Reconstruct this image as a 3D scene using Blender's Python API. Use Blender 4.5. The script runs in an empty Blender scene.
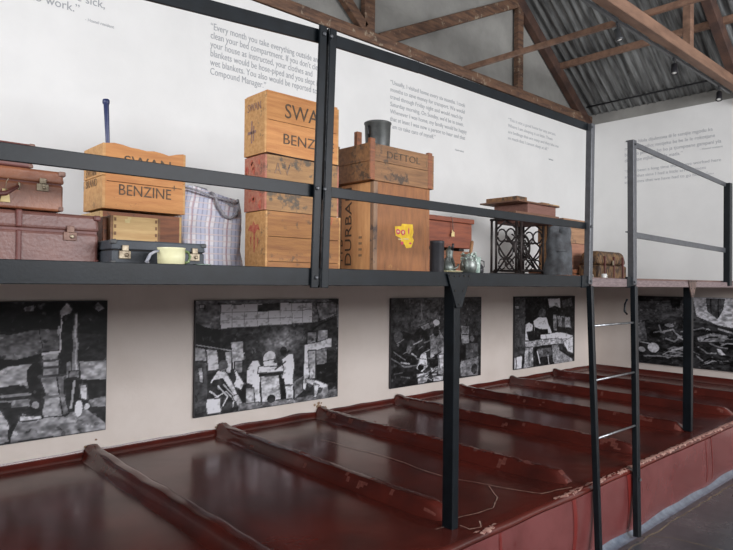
import bpy, bmesh, math, random, json
import numpy as np
from mathutils import Vector, Matrix, noise

sc = bpy.context.scene
COL = sc.collection
random.seed(7)

# ------------------------------------------------------------------ camera
YAW, PITCH, ROLL, FPX = 0.8315, 0.0114, 0.0108, 612.46
EYE = Vector((4.2981, -8.2481, 1.6))
fw = Vector((-math.sin(YAW)*math.cos(PITCH), math.cos(YAW)*math.cos(PITCH), math.sin(PITCH)))
rt = Vector((math.cos(YAW), math.sin(YAW), 0)); up = rt.cross(fw)
r2 = rt*math.cos(ROLL) + up*math.sin(ROLL); u2 = -rt*math.sin(ROLL) + up*math.cos(ROLL)
cd = bpy.data.cameras.new('camera'); cam = bpy.data.objects.new('camera', cd); COL.objects.link(cam)
cd.sensor_width = 36; cd.lens = FPX/733*36; cd.clip_start = .05
M4 = Matrix((r2, u2, -fw)).transposed().to_4x4(); M4.translation = EYE
cam.matrix_world = M4
sc.camera = cam

# ------------------------------------------------------------------ world, light, exposure
w = bpy.data.worlds.new('sky'); sc.world = w; w.use_nodes = True
bg = w.node_tree.nodes['Background']; bg.inputs[0].default_value = (.92, .95, 1.0, 1); bg.inputs[1].default_value = .45
def area(name, loc, target, sx, sy, power, color):
    l = bpy.data.lights.new(name, 'AREA'); l.shape = 'RECTANGLE'; l.size = sx; l.size_y = sy; l.energy = power; l.color = color
    o = bpy.data.objects.new(name, l); COL.objects.link(o); o.location = loc
    o.rotation_euler = (Vector(target)-Vector(loc)).to_track_quat('-Z', 'Y').to_euler(); return o
area('daylight_window_right', (9.1, -4.0, 2.95), (0, -3.6, 1.0), 6.0, 1.7, 660, (.97, .97, 1.0))
area('daylight_window_rear', (4.2, -12.0, 3.0), (1.6, -2, 1.2), 6.0, 1.5, 330, (.97, .97, 1.0))
vs = sc.view_settings; vs.view_transform = 'Standard'; vs.look = 'None'; vs.gamma = 1; vs.use_curve_mapping = False
vs.exposure = -0.04
sc.cycles.use_denoising = True
sc.cycles.max_bounces = 8

# ------------------------------------------------------------------ helpers
def lin(c):
    f = lambda v: v/12.92 if v <= .04045 else ((v+.055)/1.055)**2.4
    return tuple(f(x/255) for x in c) + (1,)
def mat(name, rgb, rough=.6, metal=0, rgb2=None, scale=6, stretch=(1, 1, 1), bump=0, bscale=40, spec=.5, lo=.38, hi=.64,
        detail=5, rgb3=None, wear=.62, wscale=9, rrange=0):
    m = bpy.data.materials.new(name); m.use_nodes = True; nt = m.node_tree; N = nt.nodes; L = nt.links
    b = N['Principled BSDF']; b.inputs['Base Color'].default_value = lin(rgb)
    b.inputs['Roughness'].default_value = rough; b.inputs['Metallic'].default_value = metal
    b.inputs['Specular IOR Level'].default_value = spec
    tc = N.new('ShaderNodeTexCoord'); mp = N.new('ShaderNodeMapping'); mp.inputs['Scale'].default_value = stretch
    L.new(tc.outputs['Object'], mp.inputs['Vector'])
    if rgb2:
        n = N.new('ShaderNodeTexNoise'); n.inputs['Scale'].default_value = scale; n.inputs['Detail'].default_value = detail
        n.inputs['Roughness'].default_value = .6
        L.new(mp.outputs[0], n.inputs['Vector'])
        cr = N.new('ShaderNodeValToRGB'); e = cr.color_ramp.elements
        e[0].position = lo; e[0].color = lin(rgb); e[1].position = hi; e[1].color = lin(rgb2)
        L.new(n.outputs['Fac'], cr.inputs['Fac']); out = cr.outputs['Color']
        if rgb3:
            n3 = N.new('ShaderNodeTexNoise'); n3.inputs['Scale'].default_value = wscale; n3.inputs['Detail'].default_value = 8
            n3.inputs['Roughness'].default_value = .7
            L.new(tc.outputs['Object'], n3.inputs['Vector'])
            c3 = N.new('ShaderNodeValToRGB'); c3.color_ramp.elements[0].position = wear; c3.color_ramp.elements[1].position = wear+.06
            mx = N.new('ShaderNodeMix'); mx.data_type = 'RGBA'
            L.new(n3.outputs['Fac'], c3.inputs['Fac']); L.new(c3.outputs['Color'], mx.inputs['Factor'])
            L.new(out, mx.inputs['A']); mx.inputs['B'].default_value = lin(rgb3); out = mx.outputs['Result']
        L.new(out, b.inputs['Base Color'])
        if rrange:
            mr = N.new('ShaderNodeMapRange'); mr.inputs['To Min'].default_value = rough-rrange; mr.inputs['To Max'].default_value = rough+rrange
            mr.inputs['From Min'].default_value = .3; mr.inputs['From Max'].default_value = .7
            L.new(n.outputs['Fac'], mr.inputs['Value']); L.new(mr.outputs[0], b.inputs['Roughness'])
    if bump:
        nb = N.new('ShaderNodeTexNoise'); nb.inputs['Scale'].default_value = bscale; nb.inputs['Detail'].default_value = 4
        L.new(mp.outputs[0], nb.inputs['Vector'])
        bp = N.new('ShaderNodeBump'); bp.inputs['Strength'].default_value = bump; bp.inputs['Distance'].default_value = .01
        L.new(nb.outputs['Fac'], bp.inputs['Height']); L.new(bp.outputs[0], b.inputs['Normal'])
    return m

class MB:
    def __init__(s): s.bm = bmesh.new(); s.mi = 0
    def face(s, vs_, smooth=False):
        try: f = s.bm.faces.new(vs_)
        except ValueError: return
        f.material_index = s.mi; f.smooth = smooth
    def quad(s, *pts): s.face([s.bm.verts.new(p) for p in pts])
    def box(s, x0, x1, y0, y1, z0, z1, top=None):
        """top = (dx0,dx1,dy0,dy1) insets of the upper face"""
        t = top or (0, 0, 0, 0)
        v = [s.bm.verts.new(p) for p in ((x0,y0,z0),(x1,y0,z0),(x1,y1,z0),(x0,y1,z0),
             (x0+t[0],y0+t[2],z1),(x1-t[1],y0+t[2],z1),(x1-t[1],y1-t[3],z1),(x0+t[0],y1-t[3],z1))]
        for q in ((0,3,2,1),(4,5,6,7),(0,1,5,4),(1,2,6,5),(2,3,7,6),(3,0,4,7)): s.face([v[i] for i in q])
        return v
    def bar(s, a, b, wd, th, upv=(0,0,1)):
        """rectangular bar a->b, wd across (perpendicular to upv), th along upv"""
        a = Vector(a); b = Vector(b); d = (b-a).normalized(); u = Vector(upv); sd = d.cross(u)
        if sd.length < 1e-4: sd = d.cross(Vector((1,0,0)))
        sd.normalize(); u = sd.cross(d).normalized()
        v = []
        for p in (a, b):
            for i, j in ((-1,-1),(1,-1),(1,1),(-1,1)): v.append(s.bm.verts.new(p+sd*(i*wd/2)+u*(j*th/2)))
        for q in ((0,3,2,1),(4,5,6,7),(0,1,5,4),(1,2,6,5),(2,3,7,6),(3,0,4,7)): s.face([v[i] for i in q])
    def tube(s, pts, r, n=10, closed=False, cap=True):
        pts = [Vector(p) for p in pts]; rs = r if isinstance(r, (list, tuple)) else [r]*len(pts)
        rings = []
        for i, p in enumerate(pts):
            if closed: d = pts[(i+1)%len(pts)]-pts[i-1]
            else: d = pts[min(i+1, len(pts)-1)]-pts[max(i-1, 0)]
            d.normalize(); ref = Vector((0,0,1)) if abs(d.z) < .9 else Vector((1,0,0))
            a = d.cross(ref).normalized(); b = d.cross(a)
            rings.append([s.bm.verts.new(p+(a*math.cos(t)+b*math.sin(t))*rs[i]) for t in [2*math.pi*k/n for k in range(n)]])
        m = len(rings)
        for i in range(m if closed else m-1):
            A, B = rings[i], rings[(i+1)%m]
            for k in range(n): s.face([A[k], A[(k+1)%n], B[(k+1)%n], B[k]], True)
        if cap and not closed: s.face(rings[0][::-1]); s.face(rings[-1])
    def lathe(s, prof, loc=(0,0,0), n=24, tilt=None):
        R = Matrix.Identity(3) if tilt is None else tilt
        rings = []
        for r, z in prof:
            rings.append([s.bm.verts.new(Vector(loc)+R@Vector((r*math.cos(2*math.pi*k/n), r*math.sin(2*math.pi*k/n), z))) for k in range(n)])
        for A, B in zip(rings, rings[1:]):
            for k in range(n): s.face([A[k], A[(k+1)%n], B[(k+1)%n], B[k]], True)
        s.face(rings[0][::-1]); s.face(rings[-1])
    def grid(s, fn, nu, nv, smooth=True, mfn=None, flip=False):
        V = [[s.bm.verts.new(fn(i/nu, j/nv)) for j in range(nv+1)] for i in range(nu+1)]
        for i in range(nu):
            for j in range(nv):
                q = [V[i][j], V[i+1][j], V[i+1][j+1], V[i][j+1]]
                s.face(q[::-1] if flip else q, smooth)
        return V
    def build(s, name, mats, parent=None, bevel=0, seg=2, kind=None, jit=0, subs=0, keepn=False):
        bm = s.bm
        if jit:
            for v in bm.verts: v.co += Vector((random.uniform(-jit, jit), random.uniform(-jit, jit), random.uniform(-jit, jit)))
        if not keepn: bmesh.ops.recalc_face_normals(bm, faces=bm.faces)
        org = Vector((0,0,0))
        if parent is not None: org = wloc(parent)
        else:
            xs = [v.co for v in bm.verts]
            if kind is None and xs:
                org = Vector(((min(c.x for c in xs)+max(c.x for c in xs))/2, (min(c.y for c in xs)+max(c.y for c in xs))/2, min(c.z for c in xs)))
        for v in bm.verts: v.co -= org
        me = bpy.data.meshes.new(name); bm.to_mesh(me); bm.free()
        for m in (mats if isinstance(mats, (list, tuple)) else [mats]): me.materials.append(m)
        o = bpy.data.objects.new(name, me); COL.objects.link(o)
        if parent is not None: o.parent = parent
        else: o.location = org
        if bevel:
            b = o.modifiers.new('bevel', 'BEVEL'); b.width = bevel; b.segments = seg; b.limit_method = 'ANGLE'; b.angle_limit = .7
        if subs:
            b = o.modifiers.new('sub', 'SUBSURF'); b.levels = subs; b.render_levels = subs
        if kind: o['kind'] = kind
        return o
def wloc(o):
    v = Vector((0,0,0))
    while o is not None: v += Vector(o.location); o = o.parent
    return v
def thing(name, label, cat, loc, group=None):
    o = bpy.data.objects.new(name, None); COL.objects.link(o); o.location = loc; o.empty_display_size = .1
    return tag(o, label, cat, group)
def tag(o, label, cat, group=None):
    o['label'] = label; o['category'] = cat
    if group: o['group'] = group
    return o
def plabel(o, l): o['label'] = l; return o
# facing: X = surface looks towards +x, Y = towards -y, YU = towards -y with the line running upwards
FACE = {'X': ((0,1,0),(0,0,1),(1,0,0)), 'Y': ((1,0,0),(0,0,1),(0,-1,0)), 'YU': ((0,0,1),(-1,0,0),(0,-1,0))}
def text(name, body, loc, size, m, face='X', parent=None, width=None, line=1.0, thick=.0006, align='LEFT', bold=0, squash=1):
    c = bpy.data.curves.new(name, 'FONT'); c.body = body; c.size = size; c.extrude = thick; c.space_line = line; c.align_x = align
    c.offset = bold; c.resolution_u = 3
    t = bpy.data.objects.new(name, c); COL.objects.link(t)
    bpy.context.view_layer.update()
    dg = bpy.context.evaluated_depsgraph_get(); me = bpy.data.meshes.new_from_object(t.evaluated_get(dg))
    COL.objects.unlink(t); bpy.data.objects.remove(t)
    me.name = name; me.materials.clear(); me.materials.append(m)
    xs = [v.co.x for v in me.vertices]; k = (width/(max(xs)-min(xs)) if width else 1)
    X, Y, Z = [Vector(a) for a in FACE[face]]
    for v in me.vertices: p = v.co.copy(); v.co = X*(p.x*k)+Y*(p.y*squash)+Z*p.z
    o = bpy.data.objects.new(name, me); COL.objects.link(o)
    if parent is not None: o.parent = parent; o.location = Vector(loc)-wloc(parent)
    else: o.location = loc
    return o

# ------------------------------------------------------------------ materials
M_white = mat('white_wall_paint', (226,226,224), .55, rgb2=(219,219,217), scale=1.5, bump=.05, bscale=60)
M_bounce_wall = mat('bounce_tinted_wall_paint', (220,210,202), .6, rgb2=(212,201,192), scale=2, bump=.08, bscale=50)  # warm light bounced off the red slab, put into the lower wall colour
M_grey = mat('bare_grey_plaster', (150,149,144), .9, rgb2=(132,131,127), scale=2.2, bump=.3, bscale=25)
M_dirt = mat('dirty_plaster', (172,150,122), .9, rgb2=(120,88,70), scale=30)
M_steel = mat('black_steel_paint', (11,16,20), .38, rgb2=(17,23,28), scale=14, bump=.03, bscale=120, spec=.19)
M_steel2 = mat('sheen_grey_steel', (78,80,84), .38, .25, rgb2=(66,68,72), scale=25, bump=.15, bscale=90)  # lighter grey puts the sheen on the black steel into its colour
M_rustst = mat('rusty_steel', (104,84,76), .6, .2, rgb2=(70,54,50), scale=30, bump=.2)
M_rod = mat('bright_rod', (168,172,176), .3, .8, rgb2=(120,122,124), scale=30)
M_red = mat('oxblood_floor_paint', (92,38,31), .2, rgb2=(66,31,27), scale=2.3, bump=.06, bscale=10, spec=.36, rgb3=(70,44,38), wear=.7, wscale=2.2, rrange=.06)
M_redf = mat('oxblood_face_paint', (106,57,56), .22, rgb2=(92,45,44), scale=3, bump=.12, bscale=14, rgb3=(88,30,28), wear=.62, wscale=3)
M_crack = mat('crack_filler', (160,140,125), .9, rgb2=(110,80,70), scale=60)
M_chip = mat('chipped_concrete', (112,60,48), .8, rgb2=(92,38,30), scale=60, bump=.4, lo=.4, hi=.6)
M_chipe = mat('worn_pale_edge', (164,132,120), .6, rgb2=(124,76,68), scale=50, bump=.3)
M_floor = mat('dark_cement_floor', (76,77,80), .3, rgb2=(58,58,62), scale=2.5, bump=.12, bscale=12, rgb3=(92,88,84), wear=.64, wscale=5, rrange=.08)
M_fillet = mat('grey_cement_fillet', (100,108,120), .2, rgb2=(78,84,96), scale=16, bump=.2, bscale=50)
M_roof = mat('weathered_roof_sheet', (138,140,139), .36, .35, rgb2=(72,73,73), scale=3, stretch=(8,.35,1), rgb3=(54,54,53), wear=.62, wscale=3)
M_beam = mat('rust_brown_roof_timber', (116,86,66), .7, rgb2=(76,56,46), scale=5, stretch=(2,1,6), bump=.3, bscale=30, rgb3=(152,136,116), wear=.57, wscale=7)
M_beamd = mat('dark_roof_timber', (92,66,54), .75, rgb2=(64,47,42), scale=5, bump=.3, bscale=30)
M_beaml = mat('brown_roof_timber', (142,110,90), .65, rgb2=(114,86,70), scale=4, stretch=(3,.6,3), bump=.2, bscale=30)
M_text = mat('grey_vinyl_lettering', (158,161,165), .7)
M_text2 = mat('pale_vinyl_lettering', (172,174,178), .7)
def wood(name, a, b, c=None, wear=.64, s=5, st=(9,.9,9), rough=.6, ws=9):
    return mat(name, a, rough, rgb2=b, scale=s, stretch=st, bump=.18, bscale=30, rgb3=c, wear=wear, wscale=ws, lo=.35, hi=.66)
M_w1 = wood('pine_crate_wood', (202,142,82), (178,116,62), (140,92,58), .63)
M_w1s = wood('pine_crate_end', (204,158,102), (180,130,76), (120,92,66), .58)
M_w2 = wood('worn_crate_wood', (166,126,80), (132,96,60), (88,76,62), .53)
M_w2s = wood('red_stained_crate_end', (178,122,96), (164,92,76), (120,84,70), .55)
M_w3 = wood('brown_crate_wood', (172,120,66), (144,94,52), (104,78,54), .58)
M_w4 = wood('dark_tan_crate_wood', (146,106,68), (112,78,50), (76,60,46), .56)
M_w5 = wood('plywood_chest_front', (154,100,56), (122,78,44), (176,128,74), .64, st=(5,5,1.2))
M_w5s = wood('pale_plywood_side', (220,168,114), (196,140,90), (168,112,70), .64, st=(5,5,1))
M_w6 = wood('pale_yellow_box_wood', (214,180,124), (192,152,98), (120,96,70), .6)
M_w7 = wood('dark_brown_crate_wood', (150,92,58), (110,68,46), (70,52,44), .56)
M_batten = wood('edge_batten', (150,118,90), (110,86,70), (80,66,60), .55, st=(6,6,1))
M_ink = mat('stencil_ink', (70,60,52), .8, rgb2=(104,84,64), scale=50)
M_inkf = mat('faded_ink', (122,98,76), .8, rgb2=(150,120,88), scale=40)
M_purple = mat('faded_purple_stamp', (128,104,108), .85, rgb2=(160,126,104), scale=40)
M_redink = mat('red_stamp', (176,78,66), .8, rgb2=(190,120,90), scale=50)
M_leather = mat('red_brown_fibre', (112,74,65), .42, rgb2=(98,62,56), scale=9, bump=.15, bscale=80, rgb3=(96,60,54), wear=.66)
M_leather2 = mat('tan_brown_leather', (142,90,62), .42, rgb2=(114,68,48), scale=7, bump=.15, bscale=70, rgb3=(92,56,46), wear=.62)
M_leather3 = mat('dark_red_leather', (104,58,52), .5, rgb2=(84,46,42), scale=9, bump=.1)
M_ledge = mat('worn_leather_edge', (142,112,98), .6, rgb2=(104,72,62), scale=40)
M_case = mat('charcoal_case_cloth', (66,72,78), .6, rgb2=(52,56,62), scale=12, bump=.15, bscale=120)
M_caseedge = mat('charcoal_case_edge', (86,88,88), .6, rgb2=(60,60,62), scale=30)
M_brass = mat('aged_brass', (164,152,130), .45, .4, rgb2=(112,98,80), scale=40)
M_dark = mat('dark_gap', (30,24,20), .8)
M_tag = mat('cream_paper_tag', (224,204,150), .8, rgb2=(206,184,130), scale=20)
M_string = mat('pale_string', (190,176,150), .9)
M_cream = mat('cream_enamel', (226,224,184), .22, rgb2=(214,210,168), scale=12)
M_green = mat('green_enamel', (120,140,96), .25)
M_blue = mat('navy_blue_plastic', (40,50,92), .35)
M_pot = mat('dull_grey_zinc', (92,94,92), .45, .5, rgb2=(66,68,68), scale=12)
M_blackm = mat('black_tin', (44,44,48), .45, .3, rgb2=(34,34,38), scale=20)
M_pewter = mat('tarnished_pewter', (132,136,132), .42, .6, rgb2=(80,88,84), scale=25)
M_glassg = mat('greenish_enamel', (180,196,186), .25, rgb2=(120,140,130), scale=40)
M_iron = mat('cast_iron', (62,54,52), .5, .4, rgb2=(44,38,38), scale=20)
M_sew = wood('sewing_table_wood', (128,92,70), (98,68,54), (76,54,46), .6)
M_sewr = wood('reddish_table_wood', (138,98,86), (118,80,70), None)
M_sack = mat('grey_blanket_cloth', (96,100,104), .95, rgb2=(66,66,68), scale=9, bump=.4, bscale=30)
M_wicker = mat('dark_woven_cane', (128,98,66), .7, rgb2=(62,46,36), scale=26, stretch=(1.6,1.6,.5), bump=.6, bscale=60, lo=.42, hi=.56)
M_yel = mat('yellow_paper', (232,196,50), .7, rgb2=(214,170,40), scale=30)
M_pink = mat('pink_print', (206,90,110), .7, rgb2=(190,60,70), scale=50)
M_rope = mat('grey_blue_rope', (176,176,182), .8, rgb2=(136,138,148), scale=60)
M_board = mat('panel_edge', (58,58,62), .5)
M_lamp = mat('lamp_housing', (70,72,74), .35, .5)
M_lens = mat('lamp_glass', (222,222,218), .2)
M_shelf = mat('bunk_board', (110,86,78), .7, rgb2=(88,66,60), scale=8, stretch=(4,.6,4), bump=.2)
M_edgew = mat('worn_bunk_board_edge', (122,106,106), .6, rgb2=(92,78,78), scale=12, stretch=(1,1.4,9), bump=.3, bscale=60)

def plaid():
    m = bpy.data.materials.new('blue_white_plaid_weave'); m.use_nodes = True; nt = m.node_tree; N = nt.nodes; L = nt.links
    b = N['Principled BSDF']; b.inputs['Roughness'].default_value = .6
    tc = N.new('ShaderNodeTexCoord'); sx = N.new('ShaderNodeSeparateXYZ'); L.new(tc.outputs['Object'], sx.inputs[0])
    def stripes(sock, period, duty, off):
        a = N.new('ShaderNodeMath'); a.operation = 'MULTIPLY_ADD'; a.inputs[1].default_value = 1/period; a.inputs[2].default_value = off
        L.new(sock, a.inputs[0]); f = N.new('ShaderNodeMath'); f.operation = 'FRACT'; L.new(a.outputs[0], f.inputs[0])
        l = N.new('ShaderNodeMath'); l.operation = 'LESS_THAN'; l.inputs[1].default_value = duty; L.new(f.outputs[0], l.inputs[0]); return l.outputs[0]
    def mixc(fac, a, bcol, amt):
        mm = N.new('ShaderNodeMath'); mm.operation = 'MULTIPLY'; mm.inputs[1].default_value = amt; L.new(fac, mm.inputs[0])
        x = N.new('ShaderNodeMix'); x.data_type = 'RGBA'; L.new(mm.outputs[0], x.inputs['Factor'])
        if isinstance(a, tuple): x.inputs['A'].default_value = a
        else: L.new(a, x.inputs['A'])
        x.inputs['B'].default_value = bcol; return x.outputs['Result']
    s = N.new('ShaderNodeMath'); s.operation = 'ADD'; L.new(sx.outputs['Y'], s.inputs[0]); L.new(sx.outputs['X'], s.inputs[1])
    c = mixc(stripes(s.outputs[0], .105, .45, .2), lin((238,238,244)), lin((178,188,218)), .6)
    c = mixc(stripes(sx.outputs['Z'], .10, .5, .1), c, lin((180,188,214)), .4)
    c = mixc(stripes(s.outputs[0], .026, .3, 0), c, lin((92,98,140)), .42)
    c = mixc(stripes(sx.outputs['Z'], .034, .22, .3), c, lin((226,214,216)), .7)
    c = mixc(stripes(s.outputs[0], .105, .1, .55), c, lin((176,128,140)), .5)
    L.new(c, b.inputs['Base Color']); return m
M_plaid = plaid()

# ================================================================== SETTING
def struct(mb, name, m, **k): return mb.build(name, m, kind='structure', **k)
b = MB(); b.box(-.25, 9.5, -12.5, .25, -.12, 0); struct(b, 'floor', M_floor)
b = MB()
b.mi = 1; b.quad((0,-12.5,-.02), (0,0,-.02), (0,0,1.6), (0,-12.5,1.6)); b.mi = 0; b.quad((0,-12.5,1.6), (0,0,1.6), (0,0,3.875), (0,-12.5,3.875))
b.quad((-.2,-12.5,-.02), (-.2,-12.5,3.875), (-.2,0,3.875), (-.2,0,-.02)); b.quad((0,-12.5,3.875), (0,0,3.875), (-.2,0,3.875), (-.2,-12.5,3.875))
b.quad((0,-12.5,-.02), (0,-12.5,3.875), (-.2,-12.5,3.875), (-.2,-12.5,-.02)); b.quad((0,0,-.02), (-.2,0,-.02), (-.2,0,3.875), (0,0,3.875))
b.quad((0,-12.5,-.02), (-.2,-12.5,-.02), (-.2,0,-.02), (0,0,-.02))
struct(b, 'wall_left', [M_white, M_bounce_wall])
b = MB(); b.box(-.2, 9.5, 0, .2, 1.6, 3.875); b.mi = 1; b.box(-.2, 9.5, 0, .2, -.02, 1.6); struct(b, 'wall_back', [M_white, M_bounce_wall])
b = MB(); b.box(-.2, 9.5, .004, .2, 3.876, 4.02); struct(b, 'wall_back_upper', M_grey)
RZ = lambda y: 4.03-.70*y if y > -5.9 else 4.03+.70*(y+11.8)
b = MB(); pts = [(0.2,3.876), (.2,RZ(0)-.05), (-5.9, RZ(-5.9)-.05), (-12.3,RZ(-12.3)-.05), (-12.3,3.876)]
for x in (-.2, -.1): b.face([b.bm.verts.new((x, y, z)) for y, z in pts])
b.bm.verts.ensure_lookup_table(); V = list(b.bm.verts)
for i in range(5): b.face([V[i], V[(i+1)%5], V[5+(i+1)%5], V[5+i]])
struct(b, 'wall_left_gable', M_grey)
# far walls of the room with their long window openings
for nm, P in (('wall_right', ((9.3,9.5,-12.4,.2,0,2.15), (9.3,9.5,-12.4,.2,3.85,4.3), (9.3,9.5,-12.4,-9.6,2.15,3.85), (9.3,9.5,-1.2,.2,2.15,3.85))), ('wall_front', ((-.2,9.5,-12.5,-12.3,0,2.15), (-.2,9.5,-12.5,-12.3,3.8,4.0), (-.2,.8,-12.5,-12.3,2.15,3.8), (8.0,9.5,-12.5,-12.3,2.15,3.8)))):
    b = MB()
    for q in P: b.box(*q)
    struct(b, nm, M_white)
# corrugated iron roof, two slopes
def roof(y0, y1):
    b = MB(); P = .105; n = int(9.9/P)*6
    def f(u, v):
        x = -.3+9.9*u; y = y0+(y1-y0)*v
        return Vector((x, y, RZ(y)+.021*math.cos(2*math.pi*x/P)+.004*math.sin(y*3+x)))
    b.grid(f, n, 8); return b
struct(roof(.42, -5.9), 'ceiling_roof_slope', M_roof)
struct(roof(-5.9, -12.4), 'ceiling_roof_slope_far', M_roof)
# cement fillet at the foot of the bunk
b = MB()
def f(u, v):
    y = -12.4+12.4*u; a = v*math.pi/2; r = .052+.004*noise.noise(Vector((y*2.2, 0, 3)))
    return Vector((2.525+r*(1-math.sin(a))*1.15, y, .001+r*(1-math.cos(a))*1.3))
b.grid(f, 300, 6)
struct(b, 'trim_1', M_fillet)
def ribbon(mb, pts, wd, z=None, jig=.006, n=8, sub=7, face='up'):
    P = []
    for a, c in zip(pts, pts[1:]):
        a = Vector(a); c = Vector(c)
        for k in range(sub): P.append(a.lerp(c, k/sub))
    P.append(Vector(pts[-1]))
    nv = Vector((0,0,1)) if face == 'up' else Vector((1,0,0))
    V = []
    for i, p in enumerate(P):
        d = (P[min(i+1, len(P)-1)]-P[max(i-1, 0)]).normalized(); s = d.cross(nv).normalized()
        p = p+s*(noise.noise(p*9)*jig*2.2)
        ww = wd*(.45+.9*abs(noise.noise(p*23+Vector((5,1,2)))))
        V.append((mb.bm.verts.new(p+s*ww), mb.bm.verts.new(p-s*ww)))
    for A, B in zip(V, V[1:]): mb.face([A[0], B[0], B[1], A[1]])
b = MB()
ribbon(b, [(2.60,-4.30,.0012), (2.73,-4.185,.0012), (3.064,-4.127,.0012), (3.6,-4.05,.0012), (4.4,-4.1,.0012)], .006)
ribbon(b, [(2.63,-8,.0012), (2.63,-4.3,.0012), (2.635,-2.5,.0012), (2.63,-.3,.0012)], .008, jig=.01, sub=40)
struct(b, 'floor_crack', mat('floor_crack_dirt', (128,112,90), .9, rgb2=(90,82,72), scale=40))

# ================================================================== CONCRETE SLEEPING PLATFORM
XF, ZP = 2.53, .405
plat = thing('sleeping_platform', 'long concrete sleeping platform painted glossy dark red, divided by low ridges', 'platform', (1.27, -5.2, 0))
b = MB()
def f(u, v):     # profile from the wall, over the top, down the face
    y = -10.5+10.48*u
    s = v
    nz = noise.noise(Vector((y*1.7, s*4, 1)))*.006
    if s < .12:                       # cove to the wall
        a = (s/.12)*math.pi/2; r = .05+.012*noise.noise(Vector((y*4, 2, 2)))
        return Vector((.006+.07*(1-math.cos(a)), y, ZP+r*(1-math.sin(a))))
    if s < .72:
        t = (s-.12)/.6; x = .076+(XF-.028-.076)*t
        z = ZP+nz*.6+.012*max(0, (t-.85)/.15)
        ye = max(0, 1-(-y)/.12); z += .06*ye*ye
        return Vector((x, y, z))
    if s < .8:
        a = (s-.72)/.08*math.pi/2; k = .028+.006*noise.noise(Vector((y*6, 7, 2)))
        return Vector((XF-.028+k*math.sin(a)*1.05, y, ZP+.012-k*(1-math.cos(a))))
    t = (s-.8)/.2; z = (ZP-.02)*(1-t)
    return Vector((XF-.005+.008*noise.noise(Vector((y*2.5, z*3, 5))), y, z))
b.grid(f, 420, 50); b.mi = 0
b.build('platform_body', [M_red], plat)
pf = MB()
def ff(u, v):
    y = -10.5+10.48*u; z = .0+.395*(1-v)
    bul = .012*math.sin(v*math.pi)
    return Vector((XF+.004+bul+.008*noise.noise(Vector((y*2.5, z*3, 5))), y, z-.006*(1-v)))
pf.grid(ff, 300, 10); pf.build('front_face', M_redf, plat)
# ridges
def ridge(y0, xe, h=.07, damage=0):
    b = MB()
    
    prof = [(-.10,-.05), (-.08,.08), (-.06,.40), (-.046,.80), (-.032,.98), (0,1.), (.03,.95), (.055,.6), (.08,.15), (.10,-.05)]
    n = 90
    def f(u, v):
        x = .01+(xe-.01)*u; i = v*(len(prof)-1); k = min(int(i), len(prof)-2); t = i-k
        py = prof[k][0]*(1-t)+prof[k+1][0]*t; pz = prof[k][1]*(1-t)+prof[k+1][1]*t
        e = min(1, (xe-x)/.11); s = math.sin(e*math.pi/2)
        hh = h*(s if e < 1 else 1)*(1+.10*noise.noise(Vector((x*5, y0, 0))))+.018*max(0, 1-x/.09)
        rough = noise.noise(Vector((x*26, y0*7+v*3, 2)))*(.010*damage)
        return Vector((x, y0+py*(.8+.2*s)+.008*noise.noise(Vector((x*2, y0, 4)))+rough, ZP+max(pz, -.04)*hh+rough*(1 if 0 < v < 1 else 0)))
    b.grid(f, n, 18)
    if damage:
        b.bm.faces.ensure_lookup_table()
        for fc in b.bm.faces:
            c = fc.calc_center_median()
            if noise.noise(c*14) > .52-.14*damage and c.z > ZP+.012: fc.material_index = 1
    return b.build('divider_ridge', [M_red, M_chip], plat)
DM = {1:.2, 2:.3, 3:.6, 4:.7, 5:1.0, 6:.15, 7:0, 8:0, 9:0}
for i in range(1, 10):
    ridge(-.976*i+.015, {6:2.30, 5:2.42, 4:2.40, 3:2.36, 2:2.42}.get(i, 2.38), damage=DM[i])
# end of ridge against the back wall and kerb
b = MB()
b.grid(lambda u, v: Vector((.01+2.5*u, -.09*(1-v)**1.6-.002, ZP+.002+.07*v**1.4)), 60, 6); b.build('wall_cove', M_red, plat)
# cracks, patches and worn front edge
b = MB()
z = ZP+.006
ribbon(b, [(.665,-5.374,z), (1.367,-5.313,z), (1.742,-5.35,z), (1.947,-5.322,z), (2.113,-5.262,z), (2.281,-5.218,z), (2.415,-5.183,z+.012), (2.481,-4.96,z+.014)], .0045)
ribbon(b, [(2.123,-5.276,z), (2.267,-5.391,z), (2.361,-5.557,z+.004), (2.345,-5.7,z+.006), (2.322,-5.83,z+.005)], .005)
ribbon(b, [(2.36,-5.93,z+.004), (2.322,-6.05,z), (2.29,-6.232,z), (2.309,-6.327,z), (2.25,-6.5,z)], .005)
ribbon(b, [(2.405,-5.889,z+.012), (2.47,-5.90,z+.016), (2.486,-5.83,z+.014), (2.44,-5.78,z+.016)], .006)
ribbon(b, [(1.9,-2.6,z), (2.2,-2.75,z), (2.4,-2.7,z+.01)], .004)
b.build('surface_crack', M_crack, plat)
def chips(spans, nm):
    b = MB()
    for y0, y1, dens, s0 in spans:
        y = y0
        while y < y1:
            y += random.uniform(.2, 1.0)/dens*.028
            L = random.uniform(.008, .034)*s0; wd = random.uniform(.003, .011)*s0; x = XF-.02+random.uniform(-.012, .012)
            n = 7; c = Vector((x, y, 0)); vs_ = []
            for k in range(n):
                a = 2*math.pi*k/n; r = random.uniform(.45, 1.3); px = x+math.cos(a)*wd*r; py = y+math.sin(a)*L*r
                kk = max(0, min(1, (px-(XF-.028))/.029)); pz = ZP+.012-.028*(1-math.sqrt(max(0, 1-kk*kk)))+.003
                vs_.append(b.bm.verts.new((px, py, pz)))
            b.face(vs_)
    o = b.build(nm, M_chipe, plat); o['label'] = 'chipped bare concrete edge'; o['kind'] = 'stuff'; return o
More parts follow.
